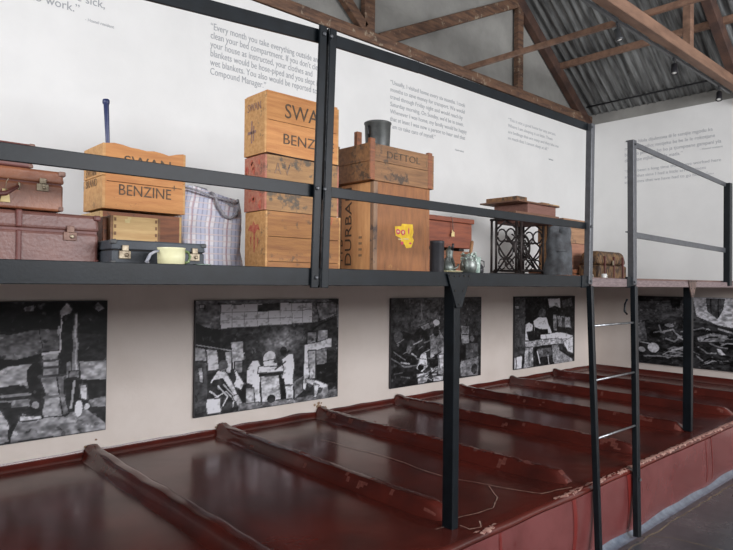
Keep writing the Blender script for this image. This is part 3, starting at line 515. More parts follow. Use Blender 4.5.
# ================================================================== PRINTED PANELS
PAN = json.loads('''{"stove":[["p",0.1,[[0.17,1.119],[1.002,1.126],[1.006,0.739],[0.173,0.836]]],["p",0.42,[[0.173,0.853],[0.573,0.773],[0.7,0.797],[0.712,0.628],[0.647,0.569],[0.544,0.556],[0.176,0.588]]],["p",0.36,[[0.699,0.8],[0.783,0.791],[0.785,0.64],[0.712,0.637]]],["p",0.12,[[0.175,0.678],[0.605,0.593],[0.691,0.62],[0.702,0.568],[0.606,0.556],[0.544,0.533],[0.176,0.572]]],["p",0.6,[[0.176,0.572],[0.544,0.527],[0.575,0.551],[0.658,0.559],[0.696,0.535],[0.693,0.393],[0.607,0.408],[0.555,0.398],[0.177,0.447]]],["p",0.62,[[0.871,0.548],[1.008,0.539],[1.01,0.37],[0.923,0.375],[0.878,0.411]]],["p",0.5,[[0.814,0.549],[0.844,0.551],[0.845,0.417],[0.816,0.422]]],["p",0.1,[[0.816,0.411],[1.009,0.391],[1.011,0.244],[0.817,0.265]]],["p",0.45,[[0.912,0.257],[1.011,0.259],[1.012,0.167],[0.931,0.188]]],["p",0.16,[[0.177,0.447],[0.545,0.4],[0.607,0.414],[0.704,0.382],[0.711,0.248],[0.609,0.268],[0.178,0.322]]],["l",0.5,0.008,[[0.353,0.358],[0.546,0.34],[0.704,0.34]]],["l",0.5,0.006,[[0.353,0.32],[0.546,0.303],[0.65,0.298]]],["p",0.4,[[0.587,0.3],[0.661,0.295],[0.651,0.238],[0.588,0.245]]],["p",0.12,[[0.648,0.503],[0.669,0.557],[0.702,0.553],[0.714,0.437],[0.705,0.249],[0.66,0.352]]],["e",0.55,[0.683,0.244],[0.016,0.034]],["e",0.5,[0.645,0.242],[0.017,0.022]],["p",0.12,[[0.552,0.261],[0.64,0.252],[0.717,0.209],[0.61,0.139],[0.586,0.089]]],["p",0.5,[[0.59,0.051],[0.63,0.208],[0.717,0.17],[0.913,0.183],[1.0,0.048],[1.014,0.003],[0.586,0.006]]],["p",0.62,[[0.619,0.192],[0.717,0.176],[0.717,0.148],[0.625,0.15]]],["p",0.55,[[0.178,0.306],[0.547,0.244],[0.587,0.13],[0.582,0.016],[0.181,-0.043]]],["p",0.55,[[0.703,0.467],[0.813,0.461],[0.809,0.325],[0.827,0.161],[0.813,0.145],[0.722,0.156],[0.714,0.19],[0.727,0.32]]],["p",0.42,[[0.776,0.462],[0.813,0.461],[0.809,0.325],[0.827,0.161],[0.801,0.152],[0.788,0.309]]],["l",0.3,0.012,[[0.703,0.458],[0.813,0.451]]],["l",0.35,0.01,[[0.724,0.302],[0.806,0.302]]],["p",0.62,[[0.712,0.624],[0.784,0.627],[0.786,0.457],[0.716,0.461]]],["l",0.3,0.008,[[0.715,0.567],[0.785,0.569]]],["l",0.3,0.008,[[0.716,0.517],[0.785,0.519]]],["l",0.8,0.008,[[0.712,0.618],[0.784,0.624]]],["p",0.58,[[0.842,0.908],[0.86,0.911],[0.874,0.436],[0.837,0.437]]],["l",0.75,0.006,[[0.853,0.889],[0.859,0.455]]],["p",0.45,[[0.829,0.478],[0.876,0.475],[0.879,0.419],[0.829,0.423]]],["p",0.6,[[0.782,0.931],[0.81,0.987],[0.84,0.928],[0.825,0.899],[0.8,0.891],[0.786,0.863]]],["l",0.8,0.005,[[0.788,0.863],[0.785,0.63]]],["e",0.7,[0.778,0.785],[0.006,0.035]],["e",0.12,[0.662,0.474],[0.013,0.059]],["e",0.1,[0.688,0.514],[0.018,0.05]],["p",0.82,[[0.878,0.368],[0.909,0.367],[0.911,0.256],[0.88,0.257]]],["e",0.85,[0.872,0.192],[0.019,0.064]],["e",0.8,[0.91,0.201],[0.015,0.023]],["l",0.6,0.008,[[0.855,0.395],[0.835,0.203]]],["p",0.5,[[0.924,0.945],[0.954,0.994],[0.986,0.943],[0.955,0.914]]],["p",0.4,[[0.633,0.955],[0.676,0.972],[0.676,0.934],[0.639,0.932]]]],"table":[["p",0.42,[[-0.029,1.037],[1.004,1.025],[1.007,0.689],[0.861,0.755],[0.785,0.746],[0.149,0.737],[0.053,0.767],[-0.027,0.819]]],["p",0.1,[[-0.027,0.831],[0.053,0.774],[0.149,0.734],[0.154,0.558],[-0.025,0.6]]],["p",0.88,[[0.146,0.964],[0.786,0.968],[0.787,0.764],[0.149,0.745]]],["l",0.55,0.003,[[0.218,0.967],[0.22,0.749]]],["l",0.55,0.003,[[0.299,0.967],[0.301,0.751]]],["l",0.55,0.003,[[0.386,0.967],[0.387,0.753]]],["l",0.55,0.003,[[0.462,0.966],[0.464,0.753]]],["l",0.55,0.003,[[0.545,0.966],[0.546,0.757]]],["l",0.55,0.003,[[0.628,0.967],[0.63,0.76]]],["l",0.55,0.003,[[0.71,0.965],[0.711,0.76]]],["l",0.55,0.003,[[0.147,0.893],[0.786,0.893]]],["l",0.55,0.003,[[0.148,0.82],[0.786,0.824]]],["p",0.2,[[0.387,0.96],[0.545,0.964],[0.546,0.892],[0.388,0.89]]],["p",0.6,[[0.019,0.963],[0.051,0.962],[0.051,0.931],[0.019,0.932]]],["p",0.2,[[0.152,0.739],[0.785,0.759],[0.983,0.831],[0.991,0.01],[0.159,0.056]]],["g",0.62,[0.571,0.611],[0.195,0.145]],["p",0.45,[[0.816,0.957],[0.981,0.969],[0.983,0.844],[0.839,0.769]]],["p",0.1,[[0.903,0.999],[0.993,1.008],[0.994,0.941],[0.948,0.971]]],["l",0.1,0.01,[[0.796,0.704],[0.949,0.805]]],["p",0.28,[[-0.011,0.484],[0.064,0.462],[0.074,0.238],[0.068,0.052],[-0.007,0.033]]],["p",0.6,[[0.018,0.433],[0.044,0.429],[0.048,0.289],[0.025,0.305]]],["p",0.55,[[-0.017,0.611],[0.063,0.58],[0.069,0.48],[-0.016,0.488]]],["p",0.8,[[0.068,0.572],[0.134,0.569],[0.142,0.398],[0.076,0.392]]],["p",0.72,[[0.213,0.629],[0.296,0.626],[0.305,0.468],[0.279,0.398],[0.232,0.38]]],["p",0.65,[[0.179,0.544],[0.222,0.546],[0.221,0.261],[0.193,0.338]]],["p",0.5,[[0.24,0.452],[0.296,0.454],[0.294,0.334],[0.241,0.33]]],["l",0.6,0.004,[[0.006,0.62],[0.31,0.522]]],["p",0.12,[[0.147,0.356],[0.321,0.344],[0.314,0.036],[0.159,0.056]]],["p",0.85,[[0.224,0.345],[0.259,0.364],[0.304,0.247],[0.286,0.189],[0.242,0.221]]],["e",0.15,[0.234,0.307],[0.022,0.052]],["e",0.35,[0.169,0.427],[0.03,0.052]],["p",0.8,[[0.09,0.294],[0.139,0.389],[0.198,0.36],[0.242,0.221],[0.264,0.132],[0.226,0.164],[0.174,0.28],[0.107,0.233]]],["p",0.18,[[0.071,0.18],[0.106,0.303],[0.173,0.316],[0.234,0.162],[0.261,0.035],[0.176,0.025],[0.075,0.132]]],["l",0.75,0.007,[[0.091,0.211],[0.158,0.128],[0.141,0.06]]],["l",0.75,0.006,[[0.14,0.251],[0.2,0.145],[0.175,0.066]]],["l",0.7,0.006,[[0.174,0.256],[0.243,0.136],[0.235,0.053]]],["l",0.75,0.005,[[0.108,0.138],[0.191,0.194],[0.252,0.086]]],["p",0.85,[[0.07,0.145],[0.158,0.142],[0.162,0.018],[0.073,0.018]]],["p",0.7,[[0.226,0.139],[0.264,0.157],[0.306,0.051],[0.27,0.045]]],["p",0.4,[[0.27,0.07],[0.424,0.064],[0.657,0.045],[0.99,0.079],[0.991,-0.005],[0.271,0.009]]],["p",0.42,[[0.655,0.216],[0.737,0.269],[0.728,0.112],[0.657,0.033]]],["p",0.82,[[0.326,0.367],[0.361,0.442],[0.401,0.442],[0.424,0.353],[0.408,0.181],[0.416,0.059],[0.372,0.067],[0.359,0.226],[0.321,0.25]]],["e",0.2,[0.396,0.487],[0.026,0.043]],["p",0.6,[[0.319,0.208],[0.371,0.199],[0.378,0.061],[0.32,0.06]]],["p",0.9,[[0.402,0.386],[0.564,0.375],[0.58,0.315],[0.394,0.318]]],["p",0.12,[[0.403,0.311],[0.551,0.304],[0.551,0.279],[0.406,0.286]]],["p",0.65,[[0.418,0.289],[0.545,0.285],[0.557,0.052],[0.42,0.053]]],["e",0.15,[0.489,0.075],[0.03,0.041]],["e",0.78,[0.472,0.46],[0.043,0.055]],["p",0.8,[[0.429,0.428],[0.515,0.437],[0.535,0.368],[0.439,0.376]]],["e",0.3,[0.515,0.417],[0.014,0.019]],["p",0.92,[[0.558,0.433],[0.612,0.482],[0.645,0.473],[0.654,0.386],[0.645,0.244],[0.651,0.177],[0.56,0.2],[0.574,0.332]]],["e",0.18,[0.571,0.508],[0.025,0.045]],["l",0.3,0.008,[[0.516,0.34],[0.584,0.408]]],["p",0.72,[[0.586,0.181],[0.648,0.177],[0.649,0.044],[0.593,0.044]]],["p",0.12,[[0.555,0.258],[0.585,0.253],[0.586,0.071],[0.561,0.102]]],["p",0.5,[[0.75,0.681],[0.818,0.681],[0.819,0.554],[0.751,0.553]]],["p",0.6,[[0.829,0.692],[0.91,0.69],[0.911,0.573],[0.83,0.566]]],["p",0.45,[[0.815,0.528],[0.907,0.532],[0.904,0.34],[0.821,0.346]]],["p",0.78,[[0.73,0.549],[0.942,0.606],[0.943,0.515],[0.874,0.508],[0.82,0.492],[0.777,0.486],[0.774,0.304],[0.739,0.11],[0.718,0.127]]],["p",0.62,[[0.756,0.488],[0.816,0.498],[0.816,0.217],[0.769,0.211]]],["p",0.08,[[0.821,0.346],[0.987,0.357],[0.989,0.149],[0.889,0.151],[0.823,0.202]]],["p",0.85,[[0.741,0.218],[0.823,0.194],[0.921,0.132],[0.911,0.087],[0.824,0.13],[0.742,0.181]]],["p",0.7,[[0.801,0.166],[0.845,0.145],[0.824,0.027],[0.803,0.036]]],["e",0.5,[0.894,0.069],[0.027,0.043]]],"crowd":[["p",0.26,[[-0.039,1.019],[0.992,1.02],[0.997,0.519],[-0.036,0.603]]],["p",0.34,[[0.173,0.992],[0.521,0.999],[0.499,0.688],[0.199,0.633]]],["l",0.5,0.006,[[0.299,0.927],[0.305,0.751],[0.276,0.728]]],["p",0.14,[[-0.036,0.603],[0.111,0.628],[0.221,0.582],[0.311,0.675],[0.38,0.658],[0.394,0.441],[0.224,0.21],[0.248,-0.017],[-0.03,0.008]]],["e",0.3,[0.069,0.565],[0.043,0.064]],["e",0.25,[0.2,0.46],[0.041,0.063]],["e",0.22,[0.312,0.474],[0.047,0.068]],["e",0.45,[0.178,0.418],[0.023,0.047]],["e",0.4,[0.07,0.478],[0.012,0.016]],["l",0.4,0.008,[[0.008,0.336],[0.136,0.222],[0.292,0.225]]],["l",0.45,0.006,[[0.028,0.406],[0.157,0.288]]],["p",0.5,[[0.288,0.665],[0.38,0.709],[0.404,0.639],[0.334,0.618]]],["e",0.2,[0.369,0.608],[0.033,0.033]],["p",0.5,[[0.393,0.555],[0.504,0.623],[0.549,0.525],[0.554,0.061],[0.408,0.121]]],["p",0.38,[[0.453,0.533],[0.505,0.585],[0.526,0.427],[0.483,0.303]]],["e",0.12,[0.466,0.601],[0.034,0.06]],["e",0.9,[0.465,0.702],[0.035,0.039]],["p",0.75,[[0.296,0.337],[0.355,0.361],[0.375,0.189],[0.316,0.135],[0.256,0.18]]],["p",0.12,[[0.383,0.327],[0.478,0.33],[0.491,0.186],[0.397,0.16]]],["e",0.7,[0.424,0.311],[0.021,0.026]],["p",0.75,[[0.491,0.315],[0.547,0.322],[0.548,0.165],[0.509,0.145]]],["e",0.1,[0.303,0.194],[0.033,0.039]],["p",0.8,[[0.259,0.126],[0.385,0.124],[0.39,0.071],[0.259,0.091]]],["p",0.6,[[0.266,0.08],[0.381,0.072],[0.367,0.008],[0.275,0.003]]],["p",0.7,[[0.408,0.172],[0.484,0.168],[0.469,0.073],[0.421,0.081]]],["p",0.65,[[0.433,0.066],[0.544,0.067],[0.54,0.006],[0.438,0.007]]],["p",0.14,[[0.727,0.528],[0.969,0.508],[0.972,0.133],[0.73,0.154]]],["p",0.48,[[0.752,0.647],[0.853,0.64],[0.849,0.423],[0.754,0.426]]],["l",0.15,0.008,[[0.765,0.538],[0.837,0.527]]],["e",0.35,[0.887,0.479],[0.027,0.041]],["p",0.3,[[0.806,0.426],[0.964,0.411],[0.966,0.189],[0.808,0.237]]],["p",0.45,[[0.743,0.205],[0.971,0.259],[0.967,0.01],[0.744,0.017]]],["e",0.2,[0.917,0.092],[0.039,0.066]],["l",0.07,0.008,[[0.379,0.087],[0.469,0.141]]],["l",0.45,0.005,[[0.277,0.405],[0.319,0.435]]],["l",0.45,0.008,[[0.439,0.059],[0.498,0.028]]],["l",0.07,0.005,[[0.068,0.147],[0.145,0.159]]],["l",0.07,0.007,[[0.422,0.292],[0.52,0.348]]],["l",0.07,0.005,[[0.193,0.381],[0.243,0.369]]],["l",0.07,0.009,[[0.411,0.106],[0.481,0.108]]],["l",0.6,0.008,[[0.207,0.368],[0.258,0.325]]],["l",0.6,0.007,[[0.222,0.469],[0.313,0.512]]],["l",0.45,0.006,[[0.256,0.305],[0.355,0.277]]],["l",0.45,0.006,[[0.369,0.124],[0.443,0.157]]],["l",0.45,0.006,[[0.055,0.496],[0.123,0.536]]],["l",0.35,0.008,[[0.38,0.292],[0.449,0.28]]],["l",0.45,0.008,[[0.338,0.481],[0.406,0.499]]],["l",0.6,0.005,[[0.367,0.063],[0.42,0.025]]],["l",0.35,0.008,[[0.103,0.118],[0.185,0.089]]],["l",0.35,0.005,[[0.403,0.177],[0.468,0.149]]],["l",0.6,0.004,[[0.425,0.047],[0.492,0.027]]],["l",0.07,0.006,[[0.203,0.258],[0.256,0.264]]],["l",0.35,0.006,[[0.037,0.159],[0.117,0.162]]],["l",0.6,0.008,[[0.099,0.278],[0.181,0.253]]],["l",0.6,0.005,[[0.3,0.337],[0.389,0.391]]],["l",0.07,0.007,[[0.147,0.296],[0.218,0.243]]],["l",0.45,0.005,[[0.119,0.372],[0.204,0.419]]],["l",0.45,0.009,[[0.287,0.088],[0.383,0.105]]],["l",0.45,0.006,[[0.303,0.227],[0.361,0.205]]]],"sewing":[["p",0.15,[[-0.054,1.04],[0.996,1.031],[1.001,0.451],[-0.049,0.529]]],["p",0.28,[[-0.037,0.992],[0.157,0.989],[0.146,0.22],[-0.02,0.175]]],["p",0.55,[[-0.001,0.879],[0.058,0.878],[0.059,0.828],[-0.001,0.83]]],["p",0.82,[[0.516,0.967],[0.722,0.971],[0.74,0.822],[0.637,0.861],[0.544,0.829]]],["p",0.35,[[0.76,0.928],[0.93,0.979],[0.953,0.852],[0.782,0.821]]],["e",0.35,[0.424,0.758],[0.059,0.064]],["p",0.88,[[0.284,0.654],[0.363,0.707],[0.491,0.694],[0.587,0.474],[0.541,0.347],[0.309,0.419]]],["p",0.85,[[0.16,0.606],[0.215,0.635],[0.277,0.598],[0.271,0.512],[0.179,0.506],[0.217,0.378],[0.155,0.39]]],["p",0.55,[[0.679,0.712],[0.911,0.68],[0.934,0.51],[0.693,0.551]]],["p",0.3,[[0.762,0.681],[0.817,0.678],[0.818,0.535],[0.763,0.546]]],["p",0.5,[[0.61,0.74],[0.666,0.737],[0.677,0.475],[0.611,0.497]]],["p",0.9,[[0.481,0.455],[0.743,0.463],[0.957,0.4],[0.957,0.309],[0.501,0.358]]],["p",0.1,[[0.3,0.57],[0.403,0.529],[0.519,0.528],[0.532,0.458],[0.403,0.445],[0.4,0.367],[0.309,0.375]]],["e",0.12,[0.346,0.466],[0.035,0.064]],["p",0.62,[[0.155,0.376],[0.56,0.38],[0.871,0.346],[0.829,0.279],[0.163,0.278]]],["p",0.9,[[0.786,0.308],[0.966,0.381],[0.968,0.12],[0.872,0.156]]],["p",0.55,[[0.156,0.284],[0.28,0.289],[0.29,0.004],[0.137,0.009]]],["l",0.15,0.01,[[0.217,0.272],[0.22,0.03]]],["p",0.14,[[0.295,0.287],[0.662,0.294],[0.684,0.037],[0.312,0.018]]],["p",0.35,[[0.348,0.248],[0.581,0.247],[0.59,0.136],[0.368,0.121]]],["l",0.8,0.01,[[0.348,0.215],[0.395,0.04]]],["l",0.7,0.008,[[0.523,0.144],[0.544,0.01]]],["p",0.5,[[0.589,0.281],[0.723,0.289],[0.714,0.034],[0.615,0.029]]],["p",0.55,[[0.683,0.212],[0.96,0.038],[0.96,-0.016],[0.624,0.0]]],["l",0.2,0.01,[[0.703,0.263],[0.969,0.048]]],["p",0.85,[[-0.03,0.176],[0.114,0.184],[0.108,0.013],[-0.028,0.0]]],["l",0.15,0.012,[[0.022,0.176],[0.024,0.009]]]],"heap":[["p",0.3,[[-0.021,1.011],[1.216,1.083],[1.217,0.612],[-0.019,0.551]]],["p",0.7,[[0.507,0.999],[0.835,1.027],[1.216,1.041],[1.217,0.502],[0.704,0.619],[0.544,0.726]]],["p",0.16,[[-0.021,1.011],[0.433,1.011],[0.424,0.95],[0.0,0.913]]],["p",0.3,[[0.618,0.985],[0.774,0.992],[0.761,0.838],[0.712,0.704],[0.633,0.808]]],["l",0.15,0.008,[[0.659,0.975],[0.665,0.796]]],["l",0.15,0.008,[[0.72,0.978],[0.723,0.74]]],["p",0.12,[[0.32,0.96],[0.415,0.964],[0.406,0.825],[0.33,0.835]]],["p",0.2,[[-0.019,0.584],[0.104,0.644],[0.224,0.606],[0.321,0.715],[0.416,0.709],[0.526,0.648],[0.704,0.619],[0.839,0.544],[1.217,0.391],[1.218,0.004],[-0.017,-0.006]]],["p",0.5,[[0.545,0.437],[0.669,0.512],[0.806,0.482],[0.772,0.396],[0.563,0.369]]],["e",0.75,[0.17,0.242],[0.051,0.069]],["p",0.72,[[0.704,0.306],[0.738,0.296],[0.782,0.215],[0.73,0.207]]],["e",0.6,[0.065,0.202],[0.029,0.041]],["e",0.65,[0.634,0.546],[0.021,0.019]],["p",0.4,[[0.001,0.585],[0.084,0.619],[0.116,0.339],[0.023,0.295]]],["l",0.55,0.012,[[0.264,0.483],[0.34,0.523],[0.398,0.436]]],["l",0.5,0.012,[[0.283,0.391],[0.36,0.353],[0.416,0.437]]],["l",0.5,0.01,[[0.224,0.574],[0.244,0.482]]],["l",0.45,0.01,[[0.526,0.542],[0.599,0.579],[0.634,0.523],[0.687,0.498]]],["l",0.5,0.01,[[0.563,0.303],[0.635,0.222],[0.704,0.232]]],["l",0.45,0.012,[[0.265,0.199],[0.36,0.275],[0.435,0.239]]],["l",0.5,0.01,[[0.545,0.179],[0.617,0.098],[0.67,0.168]]],["l",0.5,0.012,[[0.086,0.108],[0.206,0.126],[0.323,0.113],[0.417,0.19]]],["l",0.45,0.01,[[0.738,0.385],[0.806,0.335],[0.906,0.349]]],["l",0.4,0.012,[[0.84,0.223],[0.97,0.301],[1.127,0.239]]],["e",0.08,[0.185,0.442],[0.052,0.051]],["e",0.08,[0.472,0.321],[0.073,0.052]],["e",0.08,[0.806,0.335],[0.05,0.051]],["e",0.5,[0.311,0.582],[0.039,0.027]],["l",0.1,0.006,[[0.182,0.332],[0.248,0.303],[0.315,0.316]]],["l",0.08,0.009,[[0.734,0.208],[0.824,0.193],[0.914,0.163]]],["l",0.1,0.008,[[0.362,0.493],[0.401,0.461],[0.44,0.473]]],["l",0.45,0.012,[[0.734,0.112],[0.766,0.126],[0.799,0.14]]],["l",0.08,0.008,[[0.514,0.521],[0.591,0.538],[0.668,0.504]]],["l",0.55,0.009,[[0.411,0.501],[0.447,0.513],[0.483,0.528]]],["l",0.08,0.01,[[0.61,0.416],[0.665,0.452],[0.72,0.454]]],["l",0.45,0.012,[[0.326,0.183],[0.411,0.206],[0.496,0.156]]],["l",0.1,0.01,[[0.577,0.094],[0.664,0.154],[0.752,0.154]]],["l",0.45,0.009,[[0.176,0.462],[0.223,0.484],[0.27,0.468]]],["l",0.45,0.007,[[0.4,0.266],[0.484,0.248],[0.568,0.196]]],["l",0.1,0.008,[[0.825,0.068],[0.858,0.105],[0.891,0.075]]],["l",0.45,0.006,[[0.913,0.274],[0.961,0.315],[1.01,0.32]]],["l",0.45,0.013,[[0.885,0.547],[0.931,0.536],[0.977,0.529]]],["l",0.1,0.008,[[0.313,0.096],[0.366,0.151],[0.418,0.133]]],["l",0.6,0.008,[[0.595,0.057],[0.674,0.125],[0.752,0.128]]],["l",0.1,0.008,[[0.187,0.165],[0.248,0.228],[0.309,0.222]]],["l",0.55,0.005,[[0.903,0.217],[0.968,0.225],[1.033,0.202]]],["l",0.08,0.005,[[0.395,0.402],[0.468,0.373],[0.54,0.382]]],["l",0.1,0.01,[[0.612,0.549],[0.669,0.522],[0.726,0.521]]],["l",0.08,0.006,[[0.152,0.41],[0.198,0.458],[0.244,0.44]]],["l",0.6,0.007,[[0.893,0.418],[0.953,0.383],[1.013,0.376]]],["l",0.6,0.01,[[0.389,0.423],[0.438,0.393],[0.487,0.385]]],["l",0.55,0.012,[[0.723,0.568],[0.797,0.537],[0.872,0.508]]],["l",0.1,0.006,[[0.195,0.109],[0.236,0.107],[0.277,0.111]]],["l",0.55,0.008,[[0.744,0.352],[0.795,0.382],[0.846,0.382]]],["l",0.1,0.008,[[0.789,0.275],[0.836,0.318],[0.883,0.287]]],["l",0.1,0.008,[[0.087,0.008],[0.17,0.089],[0.253,0.079]]],["l",0.1,0.013,[[0.83,0.137],[0.91,0.174],[0.99,0.175]]],["l",0.45,0.011,[[0.786,0.443],[0.874,0.463],[0.962,0.504]]],["l",0.08,0.01,[[0.804,0.354],[0.887,0.378],[0.971,0.422]]],["l",0.1,0.009,[[0.666,0.153],[0.735,0.119],[0.805,0.126]]],["l",0.1,0.009,[[0.808,0.146],[0.897,0.134],[0.985,0.083]]],["l",0.55,0.007,[[0.279,0.145],[0.358,0.145],[0.437,0.151]]],["l",0.1,0.012,[[0.815,0.084],[0.874,0.097],[0.933,0.132]]],["l",0.08,0.008,[[0.225,0.182],[0.281,0.213],[0.336,0.185]]],["l",0.08,0.013,[[0.81,0.456],[0.843,0.469],[0.876,0.427]]],["l",0.6,0.008,[[0.054,0.312],[0.103,0.304],[0.152,0.295]]],["l",0.55,0.009,[[0.256,0.15],[0.312,0.205],[0.368,0.202]]],["l",0.1,0.01,[[0.333,0.11],[0.385,0.102],[0.437,0.078]]],["l",0.08,0.011,[[0.598,0.056],[0.631,0.071],[0.664,0.081]]],["l",0.6,0.011,[[0.889,0.284],[0.932,0.243],[0.975,0.244]]],["l",0.6,0.013,[[0.342,0.224],[0.428,0.276],[0.514,0.286]]],["l",0.1,0.011,[[0.769,0.091],[0.856,0.131],[0.942,0.123]]],["l",0.45,0.009,[[0.659,0.363],[0.724,0.326],[0.79,0.313]]],["l",0.08,0.006,[[0.324,0.308],[0.393,0.295],[0.463,0.317]]]]}''')
def raster(items, W, H, seed):
    ys, xs = np.mgrid[0:H, 0:W]; U = (xs+.5)/W; Vv = (ys+.5)/H; A = np.full((H, W), .18)
    rs = np.random.RandomState(seed)
    def nz(k):
        g = rs.rand(k+2, k+2); i = Vv*k; j = U*k; a = i.astype(int); c = j.astype(int); fi = i-a; fj = j-c
        fi = fi*fi*(3-2*fi); fj = fj*fj*(3-2*fj)
        return (g[a,c]*(1-fi)*(1-fj)+g[a+1,c]*fi*(1-fj)+g[a,c+1]*(1-fi)*fj+g[a+1,c+1]*fi*fj)-.5
    asp = W/H
    wu, wv = .009*nz(12), .012*nz(12)
    U0, V0 = U, Vv
    U, Vv = U+wu, Vv+wv
    FOLD = nz(26)+.8*nz(60)
    def edge(Q, val, wd=.0045):
        for (x0, y0), (x1, y1) in zip(Q, Q[1:]):
            dx, dy = (x1-x0)*asp, y1-y0; t = np.clip((((U-x0)*asp)*dx+(Vv-y0)*dy)/max(dx*dx+dy*dy, 1e-9), 0, 1)
            A[np.hypot((U-x0)*asp-t*dx, Vv-y0-t*dy) < wd] = val
    for it in items:
        if it[0] == 'p':
            P = it[2]; ins = np.zeros((H, W), bool)
            for (x0, y0), (x1, y1) in zip(P, P[1:]+P[:1]):
                if y0 == y1: continue
                c = ((y0 > Vv) != (y1 > Vv)) & (U < (x1-x0)*(Vv-y0)/(y1-y0)+x0); ins ^= c
            A[ins] = it[1]*(1+.5*FOLD[ins]) if it[1] > .3 else it[1]
            if it[1] > .4: edge(P+P[:1], it[1]*.35)
        elif it[0] == 'g':
            (cx, cy), (rx, ry) = it[2], it[3]; k = np.exp(-1.6*(((U-cx)/rx)**2+((Vv-cy)/ry)**2)); A += (it[1]-A)*k*(.8+.6*FOLD)
        elif it[0] == 'e':
            (cx, cy), (rx, ry) = it[2], it[3]
            A[((U-cx)/max(rx,.004))**2+((Vv-cy)/max(ry,.004))**2 < 1] = it[1]
        else:
            edge(it[3], it[1], it[2])
    for _ in range(int(260)):
        cx, cy = rs.rand(2); a = rs.rand()*3.14; rx = .004+.018*rs.rand(); ry = rx*(.25+.5*rs.rand()); ca, sa = math.cos(a), math.sin(a)
        du, dv = (U-cx)*asp, Vv-cy; m = ((du*ca+dv*sa)/rx)**2+((-du*sa+dv*ca)/ry)**2 < 1
        A[m] = A[m]*.6+.4*min(1, max(.02, A[m].mean()+rs.choice([-.3,.35]) if m.any() else .3))
    U, Vv = U0, V0
    A = A+.10*nz(14)+.14*nz(34)+.16*nz(80)*(A+.35)
    return np.clip(A, .02, 1)
def print_mat():
    m = bpy.data.materials.new('photo_print'); m.use_nodes = True; nt = m.node_tree
    a = nt.nodes.new('ShaderNodeAttribute'); a.attribute_name = 'print'; bs = nt.nodes['Principled BSDF']
    nt.links.new(a.outputs['Color'], bs.inputs['Base Color']); bs.inputs['Roughness'].default_value = .45; bs.inputs['Specular IOR Level'].default_value = .25; return m
M_print = print_mat()
def panel(key, ax, u0, u1, z0, z1, label, seed, W=250):
    H = int(W*(z1-z0)/(u1-u0))
    g = raster(PAN[key], W+1, H+1, seed)
    if ax == 0: t = thing('photo_panel', label, 'photograph', (.0, (u0+u1)/2, z0), 'black and white photo panels')
    else: t = thing('photo_panel', label, 'photograph', ((u0+u1)/2, 0, z0), 'black and white photo panels')
    b = MB()
    if ax == 0: b.box(.002, .026, u0, u1, z0, z1)
    else: b.box(u0, u1, -.026, -.002, z0, z1)
    b.build('backing_board', M_board, t)
    org = wloc(t); me = bpy.data.meshes.new('print'); vs_ = []; n1 = W+1
    for j in range(H+1):
        for i in range(n1):
            u = u0+.003+(u1-u0-.006)*i/W; z = z0+.003+(z1-z0-.006)*j/H
            vs_.append(((.0275, u, z) if ax == 0 else (u, -.0275, z)))
    vs_ = [(a-org.x, c-org.y, d-org.z) for a, c, d in vs_]
    fc = [(j*n1+i, j*n1+i+1, (j+1)*n1+i+1, (j+1)*n1+i) for j in range(H) for i in range(W)]
    me.from_pydata(vs_, [], fc); ca = me.color_attributes.new('print', 'FLOAT_COLOR', 'POINT')
    v = np.clip(.48+(g-.46)*1.15, .03, .88)**2.2; c = np.ones((v.size, 4)); c[:, 0] = v.ravel()*1.0; c[:, 1] = v.ravel()*1.0; c[:, 2] = v.ravel()*1.06
    ca.data.foreach_set('color', c.ravel()); me.materials.append(M_print)
    o = bpy.data.objects.new('print', me); COL.objects.link(o); o.parent = t
panel('stove', 0, -8.13, -6.737, .577, 1.455, 'black and white photo panel of an iron stove with a pipe, leftmost one', 1)
panel('table', 0, -6.09, -4.69, .562, 1.447, 'large black and white photo panel of people at a table below gridded window', 2, 240)
panel('crowd', 0, -4.02, -2.578, .555, 1.444, 'dark photo panel of a crowd and a woman in white headscarf, behind bunk post', 3)
panel('sewing', 0, -1.915, -.487, .553, 1.441, 'black and white photo panel of a person in white shirt at a table, near corner', 4)
panel('heap', 1, .65, 2.06, .565, 1.455, 'black and white photo panel of heaped blankets and clothes on the back wall', 5)

# ================================================================== WALL LETTERING
def quote(nm, loc, body, size, face, width, label, line=1.0, m=M_text, sq=1):
    o = text(nm, body, loc, size, m, face, width=width, line=line, squash=sq); tag(o, label, 'lettering', 'quotations on the white walls'); return o
quote('wall_lettering', (.0015, -5.985, 3.538), '“Every month you take everything outside and\nclean your bed compartment. If you don’t clean\nyour house as instructed, your clothes and\nblankets would be hose-piped and you slept in\nwet blankets. You also would be reported to the\nCompound Manager.”', .075, 'X', 1.13, 'grey wall quotation beginning Every month you take everything outside', .93)
quote('wall_lettering', (.0015, -4.04, 3.555), '“Usually, I visited home every six months. I took\nmonths to save money for transport. We would\ntravel through Friday night and would reach by\nSaturday morning. On Sunday, we’d be in town.\nWhenever I was home, my family would be happy\nthat at least I was now a person to hear and that\nI am to take care of myself.”', .062, 'X', 1.20, 'seven line grey wall quotation beginning Usually, I visited home every six months', 1.17)
quote('wall_lettering', (.0015, -2.05, 3.56), '“This is not a good home for any person.\nWhere I am sleeping is so little. These\nare bedbugs that are many and they bite me\nso much that I cannot sleep at all.”', .055, 'X', 1.15, 'short four line grey wall quotation near the far corner', 1.35, M_text2)
quote('wall_lettering', (.0015, -8.26, 3.528), '“We only went to the clinic when we were very\nvery ill. They would check whether you are sick,\nand then they told you to return to work.”', .08, 'X', 1.485, 'grey wall quotation at the top left whose last line ends with work', 1.0)
